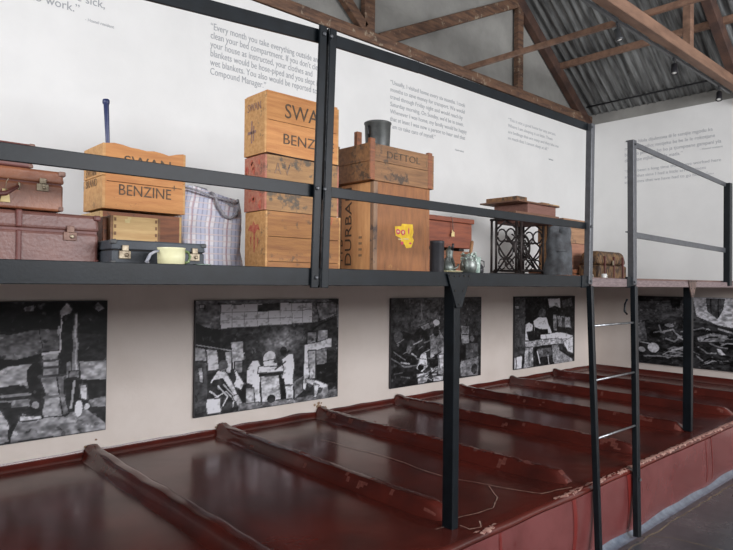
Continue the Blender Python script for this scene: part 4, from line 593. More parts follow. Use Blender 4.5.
quote('wall_lettering', (.48, -.0015, 3.52), '“Sele e hlola dijuletswa ili le sentjie mgodu ka\nmehla ho batho; motjeku ba be le le rokotjane\nba le ho phela ka bo ho ja tjompoane gampani yia\nditaba tse ntjhantsho le matla.”', .065, 'Y', 1.2, 'upper quotation on the back wall in grey italic lettering', 1.25, M_text2)
quote('wall_lettering', (.48, -.0015, 3.13), '“It has been a long time that I have worked here\nand at that time I had a little arrangement\nsometimes that we have had to go home.”', .055, 'Y', 1.2, 'lower quotation on the back wall, partly behind the guard rail', 1.35, M_text2)
for i, (l, f, wd) in enumerate((((.0015,-6.905,3.33),'X',.19), ((.0015,-3.05,3.05),'X',.16), ((.0015,-1.15,3.22),'X',.12), ((1.44,-.0015,3.30),'Y',.26), ((1.40,-.0015,2.98),'Y',.2))):
    o = text('quotation_credit', '- Hostel resident', l, .03, M_text2, f, width=wd)
    tag(o, ('tiny name line under the %s quotation' % ['top left', 'Usually I visited home', 'four line far corner', 'upper back wall', 'lower back wall'][i]), 'lettering')

# ================================================================== THINGS ON THE UPPER BUNK
ZS = 1.648
def crate(name, label, x1, dx, y0, y1, z0, z1, mf, ms, boards=2, end_boards=2, grp=None, splits=None, open_top=True, lip=0, warp=0, th=.014):
    """wooden crate whose long side faces the room (x = x1)"""
    t = thing(name, label, 'crate', (x1-dx/2, (y0+y1)/2, z0), grp)
    sp = splits or [i/boards for i in range(boards+1)]
    def side(nm, fx):
        b = MB()
        for a, c in zip(sp, sp[1:]):
            za = z0+(z1-z0)*a+(.0015 if a else 0); zc = z0+(z1-z0)*c-.0015
            n = 10
            rows = []
            last = c >= .999
            for xx in (fx-th, fx):
                lo = [b.bm.verts.new((xx, y0+(y1-y0)*i/n, za)) for i in range(n+1)]
                hi = [b.bm.verts.new((xx, y0+(y1-y0)*i/n, zc+(warp*(math.sin(i*1.3)*.5-(.9 if 4 < i < 9 else 0)) if last else 0))) for i in range(n+1)]
                rows.append((lo, hi))
            (l0, h0), (l1, h1) = rows
            for i in range(n):
                b.face([l1[i], l1[i+1], h1[i+1], h1[i]]); b.face([l0[i+1], l0[i], h0[i], h0[i+1]])
                b.face([h1[i], h1[i+1], h0[i+1], h0[i]]); b.face([l0[i], l0[i+1], l1[i+1], l1[i]])
            b.face([l1[0], h1[0], h0[0], l0[0]]); b.face([l0[n], h0[n], h1[n], l1[n]])
        return b.build(nm, mf, t)
    side('side_board', x1); side('side_board', x1-dx+th)
    for ya, yb in ((y0-.012, y0+.006), (y1-.006, y1+.012)):
        b = MB(); q = end_boards
        for k in range(q):
            b.box(x1-dx+.002, x1-.001, ya, yb, z0+(z1-z0)*k/q+(.001 if k else 0), z0+(z1-z0)*(k+1)/q-.001)
        b.build('end_board', ms, t, bevel=.0015, seg=1)
    b = MB(); b.box(x1-dx+.01, x1-.012, y0, y1, z0+.001, z0+.012); b.build('bottom', ms, t)
    if not open_top:
        b = MB(); b.box(x1-dx, x1, y0, y1, z1-.001, z1+.009); b.build('lid', mf, t, bevel=.002)
    return t
# --- left stack
c = crate('wooden_crate', 'brown wooden crate under the left benzine crate', 1.50, .27, -7.285, -6.925, ZS, 1.905, M_w7, M_w6, 2)
c = crate('wooden_crate', 'orange pine crate stencilled BENZINE with a broken top edge, left of the plaid bag', 1.52, .255, -7.283, -6.918, 1.915, 2.205, M_w1, M_w1s, 3, splits=[0,.42,.78,1], warp=.012)
text('lettering', 'BENZINE', (1.5207, -7.228, 1.980), .07, M_ink, 'X', c, width=.245)
text('lettering', 'SWAN', (1.5207, -7.205, 2.112), .07, M_ink, 'X', c, width=.22)
text('lettering', '+', (1.5207, -6.978, 2.02), .05, M_ink, 'X', c)
text('faded_stamp', 'SWAN\nBRAND', (1.30, -7.2965, 2.07), .05, M_inkf, 'Y', c, width=.15)
b = MB(); b.tube([(1.38,-7.215,1.935), (1.395,-7.233,2.25), (1.40,-7.243,2.405), (1.40,-7.244,2.412), (1.40,-7.2445,2.424), (1.40,-7.245,2.43)], [.009,.0095,.012,.016,.016,.013], 14)
tag(b.build('blue_tube', M_blue), 'thin navy blue tube with a flared rim sticking up out of the left benzine crate', 'tube')
# small yellow box
c = crate('small_wooden_box', 'small pale yellowish wooden box beside the right end of the red-brown trunk', 1.85, .19, -7.365, -7.185, ZS, 1.853, M_w6, M_w4, 1, 1)
for y in (-7.362, -7.196):
    b = MB()
    for k in range(7): b.box(1.8505, 1.852, y, y+.008, ZS+.015+k*.028, ZS+.028+k*.028)
    b.build('finger_joint', M_w4, c)
b = MB(); b.box(1.8505, 1.8515, -7.32, -7.30, 1.825, 1.84); b.box(1.8505, 1.8515, -7.31, -7.295, 1.84, 1.849); b.build('paper_scrap', M_tag, c)
b = MB(); b.box(1.70, 1.82, -7.395, -7.374, ZS, 1.845); o = b.build('small_board', M_w7, bevel=.003); tag(o, 'dark narrow board upright against the left end of the small yellowish box', 'board')

# --- cases
def case(name, label, cat, x1, dx, y0, y1, z0, z1, seam, m, me, edge=.012, locks=(), grp=None, straps=(), lock_w=.045, bev=.012, handle=None, seamm=None, lockm=None):
    t = thing(name, label, cat, (x1-dx/2, (y0+y1)/2, z0), grp)
    zs = z0+(z1-z0)*seam
    b = MB(); b.box(x1-dx, x1, y0, y1, z0, zs-.0015); b.build('body', m, t, bevel=bev, seg=3)
    b = MB(); b.box(x1-dx-.002, x1+.003, y0-.003, y1+.003, zs+.0015, z1, (.006,.006,.006,.006)); b.build('lid', m, t, bevel=bev, seg=3)
    b = MB(); b.box(x1-dx+.008, x1-.004, y0+.006, y1-.006, zs-.006, zs+.006); b.build('seam', seamm or M_dark, t)
    for yy, s in ((y0, 1), (y1, -1)):
        for (za, zb) in ((z0+.001, z0+edge*2.0), (z1-edge*1.9, z1+.0005)):
            b = MB(); lidz = .004 if zb > zs else 0
            b.box(x1-edge*2, x1+.002+lidz, min(yy-s*(.002+lidz), yy+s*edge*1.8), max(yy-s*(.002+lidz), yy+s*edge*1.8), za, zb)
            b.build('corner_cap', me, t, bevel=edge*.6, seg=3)
    for ly in locks:
        b = MB(); b.box(x1, x1+.006, ly-lock_w/2, ly+lock_w/2, zs-lock_w*.75, zs-.003); lk = b.build('lock', lockm or M_brass, t, bevel=.002)
        b = MB(); b.box(x1+.003, x1+.010, ly-lock_w*.28, ly+lock_w*.28, zs-lock_w*.1, zs+lock_w*.42); b.build('hasp', lockm or M_brass, lk, bevel=.002)
        b = MB(); b.lathe([(lock_w*.16,0), (lock_w*.16,.004), (lock_w*.08,.006)], (x1+.006, ly+lock_w*.12, zs-lock_w*.42), 12, R90); b.build('button', M_brass, lk)
    for sy in straps:
        b = MB(); b.box(x1-dx*.9, x1+.010, sy-.009, sy+.009, zs+.004, z1+.002); b.build('strap', me, t, bevel=.005, seg=2)
        b = MB(); b.box(x1-.01, x1+.008, sy-.008, sy+.008, z0+.002, zs-.004); b.build('strap', me, t, bevel=.005, seg=2)
    if handle:
        hy, hw = handle; zz = zs-.022
        b = MB(); b.tube([(x1+.002,hy-hw,zz+.006), (x1+.02,hy-hw*.9,zz-.002), (x1+.03,hy-hw*.5,zz-.026), (x1+.032,hy,zz-.034), (x1+.03,hy+hw*.5,zz-.026), (x1+.02,hy+hw*.9,zz-.002), (x1+.002,hy+hw,zz+.006)], [.004,.005,.008,.009,.008,.005,.004], 8)
        h = b.build('handle', M_leather3, t)
        for s in (-1, 1):
            b = MB(); b.tube([(x1+.004+.009*math.cos(a), hy+s*hw, zz+.004+.011*math.sin(a)) for a in [2*math.pi*k/10 for k in range(10)]], .0025, 6, closed=True); b.build('handle_ring', M_brass, h)
    return t
case('travel_trunk', 'large red-brown fibre trunk with ribbed bands, bottom of the left luggage stack', 'trunk', 2.10, .48, -8.28, -7.504, ZS, 1.819, .655, M_leather, M_leather3, .010, locks=(-7.598,), straps=(-7.752, -8.02), lock_w=.042, bev=.012, seamm=M_leather3, lockm=M_ledge)
c = case('suitcase', 'tan brown leather suitcase with brass lock, middle of the left luggage stack', 'suitcase', 2.08, .34, -8.12, -7.615, 1.825, 1.960, .67, M_leather2, M_ledge, .009, locks=(-7.68, -8.05), lock_w=.036, bev=.008, handle=(-7.835, .085), seamm=M_leather3)
b = MB(); b.box(2.085, 2.0865, -7.803, -7.774, 1.842, 1.884, (0,0,.006,.006))
tg = tag(b.build('paper_tag', M_tag, bevel=.001), 'cream paper tag hanging on string from the tan suitcase handle', 'tag')
b = MB(); b.tube([(2.0875,-7.789,1.880), (2.09,-7.787,1.905), (2.105,-7.785,1.915)], .0012, 5); b.build('string', M_string, tg)
case('suitcase', 'flat dark brown suitcase on top of the left luggage stack, mostly behind the rail', 'suitcase', 2.04, .33, -8.10, -7.700, 1.966, 2.047, .5, M_leather3, M_ledge, .007, bev=.007, seamm=M_leather2)
c = case('attache_case', 'slim charcoal case with two brass catches lying behind the cream enamel mug', 'case', 2.20, .24, -7.494, -7.155, ZS, 1.735, .60, M_case, M_caseedge, .008, locks=(-7.452, -7.197), lock_w=.040, bev=.006)

# --- enamel mug
mg = thing('enamel_mug', 'cream enamel mug with looped handle in front of the slim charcoal case', 'mug', (2.30, -7.331, ZS))
b = MB(); b.lathe([(.04,0), (.044,.002), (.046,.03), (.0455,.056), (.048,.060), (.046,.062), (.043,.058), (.042,.006), (.001,.005)], (2.30,-7.331,ZS), 28); b.build('body', M_cream, mg)
b = MB(); b.tube([(2.303,-7.375,ZS+.050), (2.31,-7.395,ZS+.045), (2.315,-7.411,ZS+.036), (2.32,-7.420,ZS+.022), (2.318,-7.423,ZS+.012), (2.31,-7.417,ZS+.006)], [.004,.0045,.005,.006,.007,.005], 8); plabel(b.build('handle', M_rope, mg), 'pale wrapped handle on the left')
b = MB(); b.tube([(2.305,-7.288,ZS+.052), (2.31,-7.274,ZS+.048), (2.312,-7.268,ZS+.033), (2.31,-7.272,ZS+.015), (2.305,-7.287,ZS+.010)], .005, 8); plabel(b.build('handle', M_green, mg), 'green handle on the right')
b = MB(); b.lathe([(.015,0), (.03,.004), (.032,.010), (.028,.008), (.001,.006)], (2.27,-7.20,ZS), 16); tag(b.build('saucer', M_glassg), 'small pale bluish dish lying right of the cream mug', 'dish')

# --- plaid bag
bag = thing('plaid_bag', 'blue and white plaid woven shopping bag between the crates', 'bag', (1.22, -6.63, ZS))
b = MB()
def f(u, v):
    # around (u) and up (v)
    a = u*2*math.pi; ca, sa = math.cos(a), math.sin(a); k = .30
    px = math.copysign(abs(ca)**k, ca); py = math.copysign(abs(sa)**k, sa)
    dep = .10*(1-.45*v**3)+.012*math.sin(v*math.pi); ln = .186*(1-.03*v)+.006*math.sin(v*7+a*2)
    z = ZS+.455*v
    w = .010*noise.noise(Vector((px*3, py*3, v*5)))
    y = -6.63+py*(ln+w); x = 1.20+px*(dep+w*1.5)
    if v > .95: z += -.06*max(0, (y+6.72)/.3)
    else: z -= .06*max(0, (y+6.72)/.3)*v
    return Vector((x, y, z))
b.grid(f, 64, 26); bm = b.bm; bmesh.ops.remove_doubles(bm, verts=bm.verts, dist=1e-5)
b.build('bag_body', M_plaid, bag)
b = MB()
for (x, y, z) in ((1.2,-6.63,ZS+.40),):
    b.box(1.13, 1.27, -6.78, -6.50, ZS+.36, ZS+.385)
b.build('bag_lining', M_rope, bag)
for x, dz in ((1.285, 0), (1.12, .0)):
    b = MB()
    if x > 1.2: b.tube([(x-.01,-6.64,2.075), (x+.012,-6.63,2.06), (x+.02,-6.61,2.00), (x+.02,-6.575,1.952), (x+.02,-6.535,1.942), (x+.02,-6.50,1.965), (x+.018,-6.485,2.01), (x,-6.482,2.05)], .0085, 8)
    else: b.tube([(x,-6.70,2.07), (x+.01,-6.66,2.12), (x+.02,-6.60,2.11), (x+.01,-6.55,2.04)], .0085, 8)
    b.build('bag_handle', M_rope, bag)
b = MB(); b.tube([(1.30,-6.80+.31*t, 2.083-.055*t+.004*math.sin(t*9)) for t in [k/12 for k in range(13)]], .006, 6); b.build('bag_hem', M_rope, bag)

# --- three stacked crates behind the double post
ST = 'stacked benzine crates behind the double post'
c3 = crate('wooden_crate', 'brown crate with red flame mark on its end, bottom one behind the double post', 1.60, .205, -6.487, -6.005, ZS, 1.968, M_w3, M_w1s, 2, 1, ST, splits=[0,.17,.58,1])
c2 = crate('wooden_crate', 'worn greyish crate with a reddish end, middle of the three behind the double post', 1.60, .205, -6.495, -6.022, 1.970, 2.262, M_w2, M_w2s, 2, 2, ST, splits=[0,.45,1])
c1 = crate('wooden_crate', 'pine crate stencilled SWAN BENZINE, topmost of three behind the double post', 1.605, .205, -6.503, -6.030, 2.266, 2.585, M_w1, M_w1s, 2, 1, ST, splits=[0,.55,1], open_top=False)
b = MB(); b.tube([(1.608,-6.505,2.268), (1.608,-6.3,2.262), (1.608,-6.03,2.262)], .0022, 5); b.build('binding_wire', M_blackm, c1)
text('lettering', 'SWAN', (1.6062, -6.395, 2.468), .10, M_ink, 'X', c1, width=.30, squash=1.1)
text('lettering', 'BENZINE', (1.6062, -6.405, 2.328), .072, M_ink, 'X', c1, width=.345, squash=1.1)
text('faded_stamp', 'SWAN', (1.435, -6.5165, 2.50), .06, M_purple, 'Y', c1, width=.13)
b = MB(); b.box(1.475, 1.485, -6.5165, -6.515, 2.33, 2.45); b.box(1.44, 1.52, -6.5165, -6.515, 2.38, 2.395); b.box(1.495, 1.503, -6.5165, -6.515, 2.34, 2.42); b.build('faded_stamp', M_purple, c1)
b = MB()
for k in range(16):
    x = random.uniform(1.41, 1.56); z = random.uniform(2.0, 2.24); s = random.uniform(.008, .02)
    b.face([b.bm.verts.new((x+s*math.cos(t)*random.uniform(.6,1.3), -6.5085, z+s*1.4*math.sin(t)*random.uniform(.6,1.3))) for t in [2*math.pi*q/6 for q in range(6)]])
b.build('red_paint_mark', M_redink, c2)['kind'] = 'stuff'
b = MB()
for P in ([(1.43,1.87),(1.45,1.90),(1.47,1.895),(1.485,1.92),(1.50,1.895),(1.53,1.90),(1.545,1.865),(1.52,1.872),(1.50,1.85),(1.47,1.862)], [(1.485,1.855),(1.50,1.855),(1.50,1.75),(1.488,1.75)], [(1.45,1.83),(1.465,1.84),(1.46,1.78)], [(1.52,1.83),(1.535,1.82),(1.525,1.77)]):
    b.face([b.bm.verts.new((x, -6.5005, z)) for x, z in P])
b.build('red_paint_mark', M_redink, c3)
text('faded_stamp', 'A V', (1.6015, -6.45, 2.165), .085, M_batten, 'X', c2, width=.10)
text('faded_stamp', '27', (1.6015, -6.10, 2.06), .06, M_redink, 'X', c3, width=.05).location.z -= .14

# --- tea chest, DETTOL box, zinc pot
tc = thing('tea_chest', 'tall plywood chest with DURBAN down its pale side and a yellow label on the front', 'chest', (1.54, -5.59, ZS))
b = MB(); b.box(1.69, 1.70, -5.828, -5.35, ZS, 2.19); b.build('front_panel', M_w5, tc)
b = MB(); b.box(1.375, 1.69, -5.828, -5.35, ZS, 2.188); b.build('side_panel', M_w5s, tc)
for (x, y) in ((1.685,-5.815), (1.685,-5.363), (1.392,-5.815)):
    b = MB(); b.box(x-.014, x+.018, y-.016, y+.016, ZS, 2.189); b.build('corner_batten', M_batten if y < -5.5 else M_w5, tc, bevel=.003)
text('lettering', 'DURBAN', (1.505, -5.8295, 1.69), .085, M_ink, 'YU', tc, width=.47)
text('lettering', 'M B', (1.425, -5.8295, 1.72), .045, M_ink, 'YU', tc, width=.13)
text('lettering', 'IIII', (1.60, -5.8295, 1.74), .04, M_inkf, 'YU', tc, width=.12)
b = MB()
for P in ([(-5.655,1.935),(-5.60,1.94),(-5.595,1.955),(-5.50,1.957),(-5.492,1.91),(-5.502,1.88),(-5.488,1.862),(-5.51,1.815),(-5.555,1.808),(-5.57,1.83),(-5.60,1.84),(-5.605,1.868),(-5.648,1.88)],):
    b.face([b.bm.verts.new((1.7015, y, z)) for y, z in P])
st = b.build('paper_label', M_yel, tc)
b = MB()
def blob(y, z, ry, rz, x=1.7025, rot=0):
    b.face([b.bm.verts.new((x, y+ry*math.cos(t)*random.uniform(.85,1.1), z+rz*math.sin(t)*random.uniform(.85,1.1))) for t in [2*math.pi*q/10 for q in range(10)]])
blob(-5.628,1.905,.020,.017); blob(-5.585,1.903,.020,.018); blob(-5.592,1.838,.014,.011); blob(-5.535,1.915,.006,.02); blob(-5.52,1.84,.012,.006)
b.build('label_print', M_pink, st)
b = MB(); blob(-5.628,1.905,.010,.006,1.7032); blob(-5.585,1.903,.008,.010,1.7032); blob(-5.61,1.86,.02,.004,1.7032); blob(-5.56,1.865,.03,.004,1.7032); b.build('label_print', M_tag, st)
dt = crate('wooden_box', 'open brown box stencilled DETTOL with corner posts, on top of the tall plywood chest', 1.715, .345, -5.865, -5.335, 2.19, 2.405, M_w4, M_w4, 2, 2, None, splits=[0,.52,1])
for (x, y) in ((1.705,-5.845), (1.385,-5.845), (1.705,-5.350)):
    b = MB(); b.box(x-.012, x+.014, y-.030, y+.008, 2.19, 2.432 if y < -5.5 else 2.418); b.build('corner_post', M_w7 if x > 1.5 else M_w4, dt, bevel=.004)
text('lettering', 'DETTOL', (1.7165, -5.745, 2.332), .058, M_ink, 'X', dt, width=.285)
text('lettering', 'I', (1.7165, -5.40, 2.322), .06, M_inkf, 'X', dt)
pt = thing('zinc_pot', 'dull dark grey metal pot standing in the box stencilled DETTOL', 'pot', (1.58, -5.69, 2.2))
b = MB(); b.lathe([(.062,.0), (.066,.004), (.072,.16), (.080,.345), (.084,.350), (.084,.358), (.078,.361), (.076,.345), (.06,.02), (.001,.018)], (1.58,-5.69,2.212), 30); b.build('body', M_pot, pt)
b = MB(); b.tube([(1.585,-5.768,2.54), (1.60,-5.785,2.53), (1.60,-5.785,2.49), (1.585,-5.762,2.47)], .006, 6); b.build('handle', M_blackm, pt)
b = MB(); b.box(1.53, 1.56, -5.838, -5.80, 2.206, 2.50); tag(b.build('wood_offcut', M_w7, bevel=.003), 'short upright wooden piece beside the grey pot in the DETTOL box', 'wood')

# --- red-brown tin trunk on a dark box
c = crate('wooden_crate', 'dark brown wooden box beneath the red-brown wooden chest', 1.29, .30, -4.905, -4.405, ZS, 1.845, M_w7, M_w7, 2, 1)
ch = thing('wooden_chest', 'red-brown wooden chest with a white tag on string, right of the tall plywood chest', 'chest', (1.15, -4.65, 1.86))
Mrb = wood('red_brown_varnished_wood', (146,80,54), (118,62,44), (94,52,40), .62)
b = MB(); b.box(1.0, 1.30, -4.91, -4.40, 1.868, 2.06); b.build('body', Mrb, ch, bevel=.004)
b = MB(); b.box(.99, 1.315, -4.92, -4.385, 2.062, 2.098); b.build('lid', Mrb, ch, bevel=.005)
b = MB()
for y in (-4.85, -4.50): b.box(1.02, 1.28, y-.03, y+.03, 1.846, 1.868)
b.build('foot', M_dark, ch)
tg = thing('string_tag', 'white string tag hanging from the lid of the red-brown chest', 'tag', (1.318, -4.66, 1.94))
b = MB(); b.tube([(1.30,-4.655,2.10), (1.318,-4.66,2.085), (1.320,-4.655,2.03), (1.320,-4.65,1.99)], .004, 6); b.build('string', M_ledge, tg)
b = MB(); b.box(1.317, 1.320, -4.662, -4.648, 1.955, 2.00); b.box(1.320, 1.322, -4.650, -4.637, 1.95, 1.985); b.box(1.320, 1.322, -4.672, -4.660, 1.948, 1.975); b.build('paper', M_tag, tg)

# --- cluster of cans and jugs near the front edge
def lathe_thing(nm, label, cat, loc, prof, m, n=22, grp=None, build=None, part='body'):
    t = thing(nm, label, cat, loc, grp); b = MB(); b.lathe(prof, loc, n); b.build(part, m, t)
    return t
X2 = 2.25
t = lathe_thing('black_canister', 'tall black tin canister left of the little cluster of jugs', 'canister', (X2,-5.90,ZS), [(.035,0), (.036,.004), (.036,.150), (.037,.152), (.037,.162), (.034,.164), (.032,.15), (.001,.148)], M_blackm)
b = MB(); b.tube([(X2+.033*math.cos(k/12*2*math.pi), -5.90+.033*math.sin(k/12*2*math.pi), ZS+.14) for k in range(12)], .002, 5, closed=True); b.build('rim', M_blackm, t)
lathe_thing('enamel_plate', 'cream enamel plate lying under the small kettle', 'plate', (X2-.03,-5.79,ZS), [(.03,0), (.055,.004), (.085,.012), (.087,.014), (.055,.008), (.001,.005)], M_cream)
t = lathe_thing('small_kettle', 'small rounded pale grey kettle on the cream plate', 'kettle', (X2-.02,-5.80,ZS+.006), [(.025,0), (.034,.01), (.037,.025), (.030,.045), (.016,.058), (.010,.064), (.010,.072), (.004,.078)], M_pewter)
b = MB(); b.tube([(X2,-5.775,ZS+.022), (X2+.01,-5.752,ZS+.034), (X2+.012,-5.742,ZS+.05)], [.007,.005,.004], 8); b.build('spout', M_pewter, t)
b = MB(); b.tube([(X2-.02,-5.83,ZS+.045), (X2-.02,-5.82,ZS+.075), (X2-.02,-5.79,ZS+.082), (X2-.02,-5.775,ZS+.06)], .003, 6); b.build('handle', M_blackm, t)
t = lathe_thing('metal_jug', 'rounded tarnished metal jug with speckled rim in the middle of the jug cluster', 'jug', (X2,-5.645,ZS), [(.03,0), (.036,.004), (.044,.03), (.045,.05), (.036,.078), (.030,.09), (.036,.104), (.034,.106), (.027,.09), (.001,.085)], M_pewter)
b = MB(); b.tube([(X2+.01,-5.683,ZS+.09), (X2+.015,-5.71,ZS+.085), (X2+.015,-5.718,ZS+.05), (X2+.01,-5.69,ZS+.03)], .004, 7); b.build('handle', M_pewter, t)
b = MB()
for k in range(40):
    a = random.uniform(0, 6.28); z = random.uniform(.06, .115); r = .036; p = (X2+r*math.cos(a)*1.05, -5.645+r*math.sin(a)*1.05, ZS+z)
    b.box(p[0]-.004, p[0]+.004, p[1]-.004, p[1]+.004, p[2]-.004, p[2]+.004)
b.build('enamel_chips', M_glassg, t, jit=.002)['kind'] = 'stuff'
t = lathe_thing('metal_jug', 'narrow pale metal jug with a lid standing behind the rounded tarnished jug', 'jug', (X2-.12,-5.66,ZS), [(.03,0), (.036,.02), (.03,.06), (.018,.10), (.022,.13), (.012,.14), (.005,.155)], M_pewter)
b = MB(); b.tube([(X2-.10,-5.66,ZS+.13), (X2-.09,-5.665,ZS+.165)], .007, 6); b.build('knob', M_blackm, t)
t = lathe_thing('enamel_cup', 'pale greenish enamel cup tilted against the jugs', 'cup', (X2+.0,-5.585,ZS), [(.022,0), (.024,.004), (.026,.05), (.030,.092), (.027,.092), (.02,.01), (.001,.008)], M_glassg)
b = MB(); b.tube([(X2+.02,-5.567,ZS+.075), (X2+.03,-5.55,ZS+.07), (X2+.03,-5.548,ZS+.04), (X2+.018,-5.565,ZS+.03)], .003, 6); b.build('handle', M_blackm, t)
lathe_thing('black_flask', 'small black round flask at the right end of the jug cluster', 'flask', (X2-.02,-5.535,ZS), [(.02,0), (.03,.012), (.03,.04), (.014,.062), (.010,.075), (.013,.078), (.008,.082)], M_blackm)
b = MB(); b.tube([(X2-.11,-5.51,ZS+.004), (X2-.105,-5.50,ZS+.09), (X2-.10,-5.487,ZS+.185), (X2-.10,-5.486,ZS+.19)], [.008,.0085,.010,.006], 6); tag(b.build('wooden_stick', M_w4), 'short wooden stick standing behind the jug cluster', 'stick')

# --- treadle sewing machine table
sm = thing('sewing_machine_table', 'old treadle sewing machine table with cast iron legs, right of the jug cluster', 'sewing machine', (.83, -3.05, ZS))
yA, yB = -3.27, -2.80; xA, xB = .65, 1.02; ztop = 2.255
def P3(x, y, z): return (x, y, z)
for y in (yA, yB):
    b = MB()
    for x in (xA+.015, xA+.07, xB-.07, xB-.015):
        b.tube([(x, y, ZS+.03), (x, y, ZS+.3), (x, y, ztop-.02)], [.013,.011,.013], 8)
    fr = b.build('end_frame', M_iron, sm)
    b = MB()
    for x0, s in ((xA, -1), (xB, 1)):
        b.tube([(x0-s*.05, y, ZS+.07), (x0, y, ZS+.045), (x0+s*.05, y, ZS+.018), (x0+s*.09, y, ZS+.013)], [.012,.014,.013,.012], 8)
    b.tube([(xA, y, ZS+.045), (xB, y, ZS+.045)], .012, 8); b.tube([(xA, y, ztop-.03), (xB, y, ztop-.03)], .013, 8)
    b.build('foot', M_iron, fr)
    b = MB(); xm = (xA+xB)/2
    for s in (-1, 1):
        b.tube([(xm+s*.11, y, ZS+.06), (xm+s*.03, y, ZS+.16), (xm-s*.05, y, ZS+.26), (xm-s*.11, y, ZS+.36)], .009, 7)
        b.tube([(xm+s*(.05+.05*math.cos(a)), y, ZS+.42+.06*math.sin(a)) for a in [k*.5 for k in range(13)]], .008, 6)
        b.tube([(xm+s*(.045+.04*math.cos(a)), y, ZS+.14+.05*math.sin(a)) for a in [k*.5 for k in range(13)]], .007, 6)
        b.tube([(xm+s*.11, y, ZS+.48), (xm+s*.06, y, ZS+.52), (xm, y, ZS+.56)], .009, 6)
    b.tube([(xm+.085*math.cos(a), y, ZS+.28+.085*math.sin(a)) for a in [k*2*math.pi/20 for k in range(20)]], .008, 6, closed=True)
    b.build('scrollwork', M_iron, fr)
b = MB()
for (x, z) in ((xA+.05,ZS+.08), (xB-.05,ZS+.08), (xm,ZS+.36)): b.tube([(x,yA,z), (x,yB,z)], .010, 8)
b.tube([(xm,yA,ZS+.12), (xm,yB,ZS+.42)], .009, 7); b.tube([(xm,yA,ZS+.42), (xm,yB,ZS+.12)], .009, 7)
b.build('cross_rod', M_iron, sm)
b = MB()
cy, cz, xw = yA+.085, ZS+.30, xB-.06
b.tube([(xw, cy+.0+.125*math.cos(a), cz+.125*math.sin(a)) for a in [k*2*math.pi/32 for k in range(32)]], .011, 8, closed=True)
for k in range(5):
    a = k*2*math.pi/5+.3; b.tube([(xw, cy, cz), (xw, cy+.12*math.cos(a), cz+.12*math.sin(a))], .006, 6)
b.lathe([(.02,-.02), (.02,.02)], (xw,cy,cz), 12, R90)
b.build('drive_wheel', M_iron, sm)
b = MB()
for k in range(6): b.box(xA+.08, xB-.06, yA+.09+k*.055, yA+.115+k*.055, ZS+.07, ZS+.085)
b.box(xA+.075, xA+.095, yA+.08, yB-.07, ZS+.068, ZS+.087); b.box(xB-.075, xB-.055, yA+.08, yB-.07, ZS+.068, ZS+.087)
b.build('treadle', M_iron, sm)
b = MB(); b.tube([(xw,yB-.12,ZS+.08), (xw,cy+.03,cz)], .006, 6); b.tube([(xw-.02,yA-.06,ZS+.42), (xw,yA+.02,ZS+.38)], .008, 6); b.build('pitman_rod', M_iron, sm)
b = MB(); b.box(.60, 1.045, -3.42, -2.66, ztop, ztop+.022); b.build('table_top', M_sew, sm, bevel=.004)
b = MB(); b.box(.68, 1.03, -3.22, -2.76, ztop-.07, ztop-.001); b.build('apron', M_sewr, sm, bevel=.003)
b = MB(); b.box(.64, 1.03, -3.20, -2.70, ztop+.023, ztop+.112); bb = b.build('machine_cover', M_sewr, sm, bevel=.006)
b = MB(); b.box(.60, 1.05, -3.38, -2.66, ztop+.113, ztop+.128); b.build('cover_top', M_sew, sm, bevel=.004)
b = MB(); b.box(.66, 1.02, -3.36, -3.20, ztop+.130, ztop+.168); o = b.build('wooden_drawer', M_w4, bevel=.004); tag(o, 'small brown wooden drawer lying on the left end of the sewing machine table', 'drawer')  # drawer of the sewing table, built as a separate piece on its top
def nested(nm, label, cat, boxes, m, bev=.004):
    b = MB()
    for q in boxes: b.box(*q)
    return tag(b.build(nm, m, bevel=bev), label, cat)
nested('wood_offcut', 'short pale wooden slat jutting from the right end of the sewing machine table', 'wood', [(.70,.99,-2.75,-2.56,ztop+.130,ztop+.15)], M_w6)
nested('wood_offcut', 'second wooden slat jutting just above the pale one on the sewing machine table', 'wood', [(.66,.90,-2.74,-2.60,ztop+.152,ztop+.176)], M_w4)

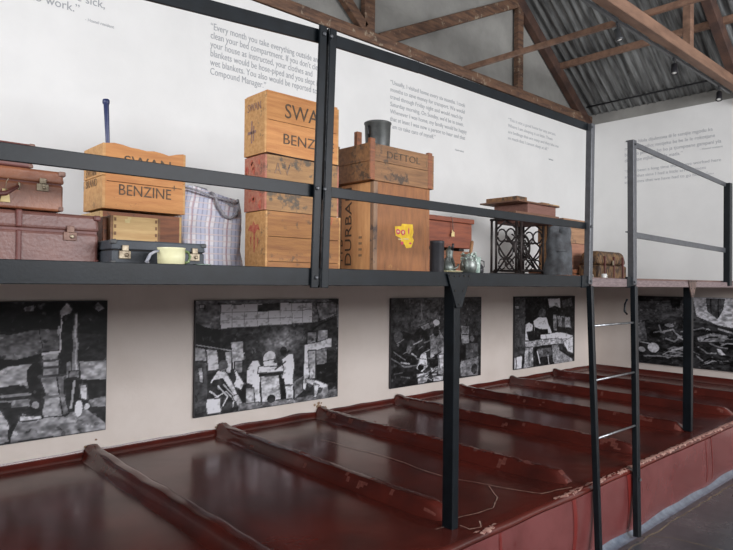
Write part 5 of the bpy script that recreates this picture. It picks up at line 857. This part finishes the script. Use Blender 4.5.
# --- crates beyond the sewing machine, bundle, low case, cups, cane trunk
Mt = wood('light_tan_crate_wood', (178,138,104), (150,112,84), (112,88,72), .6)
Mt2 = wood('reddish_tan_crate_wood', (176,126,100), (150,104,84), (120,92,76), .6)
crate('wooden_crate', 'reddish tan crate with dark batten, under the lighter crate beside the ladder post', 1.0, .30, -2.47, -1.93, 1.76, 2.03, Mt2, M_w4, 2, 1)
crate('wooden_crate', 'light tan crate on top of the reddish one beside the ladder post', 1.0, .30, -2.49, -1.94, 2.033, 2.285, Mt, M_w4, 2, 1, None, splits=[0,.6,1])
bu = MB()
def f(u, v):
    a = u*2*math.pi; z = v
    r = (1-.25*v)*(1+.16*noise.noise(Vector((math.cos(a)*1.5, math.sin(a)*1.5, v*4)))+.05*math.sin(a*7+v*3))
    if v > .9: r *= math.sqrt(max(0, 1-((v-.9)/.1)**2))*.999+.001
    return Vector((1.26+.13*r*math.cos(a), -3.03+.125*r*math.sin(a), ZS+.037+.44*v+(.04*math.sin(a*2) if v > .5 else 0)))
bu.grid(f, 48, 24); bmesh.ops.remove_doubles(bu.bm, verts=bu.bm.verts, dist=1e-5)
b = MB(); b.box(1.16, 1.44, -3.20, -2.78, ZS, ZS+.035); tag(b.build('low_board', M_w7, bevel=.004), 'brown board lying flat under the grey blanket bundle', 'board')
tag(bu.build('blanket_bundle', M_sack), 'grey blanket bundle slumped in front of the right end of the sewing table', 'bundle')
case('suitcase', 'low dark brown suitcase underneath the two tan crates', 'suitcase', 1.07, .42, -2.60, -2.12, ZS, 1.755, .6, M_w7, M_ledge, .008, locks=(-2.70,), lock_w=.03, bev=.008)
for y, wh in ((-2.90, 'left of the ladder post'), (-2.62, 'right of the ladder post')):
    t = thing('small_cup', 'small white cup standing '+wh+', near the far crates', 'cup', (1.5, y, ZS), 'small white cups by the far crates')
    x = 1.5; yy = y
    t.location = (x, yy, ZS)
    b = MB(); b.lathe([(.018,0), (.022,.004), (.026,.055), (.024,.055), (.018,.006), (.001,.005)], (x, yy, ZS), 16); b.build('body', M_lens, t)
    b = MB(); b.tube([(x+.01, yy+.022, ZS+.045), (x+.012, yy+.042, ZS+.04), (x+.012, yy+.042, ZS+.018), (x+.01, yy+.022, ZS+.012)], .004, 6); b.build('handle', M_lens, t)
ct = thing('cane_trunk', 'dark woven cane trunk with rounded lid, rightmost thing on the bunk', 'trunk', (1.2, -2.05, ZS))
b = MB(); b.box(1.08, 1.32, -2.35, -1.745, ZS, 1.80); b.build('body', M_wicker, ct, bevel=.025, seg=4)
b = MB(); b.box(1.075, 1.325, -2.355, -1.74, 1.803, 1.945, (.03,.03,.03,.03)); b.build('lid', M_wicker, ct, bevel=.045, seg=5)
for y in (-2.25, -2.05, -1.85):
    b = MB(); b.box(1.31, 1.332, y-.008, y+.008, ZS+.005, 1.89); b.build('strap', M_leather3, ct, bevel=.003)
b = MB(); b.box(1.325, 1.336, -2.10, -2.07, 1.80, 1.85); b.build('lock', M_brass, ct, bevel=.003)
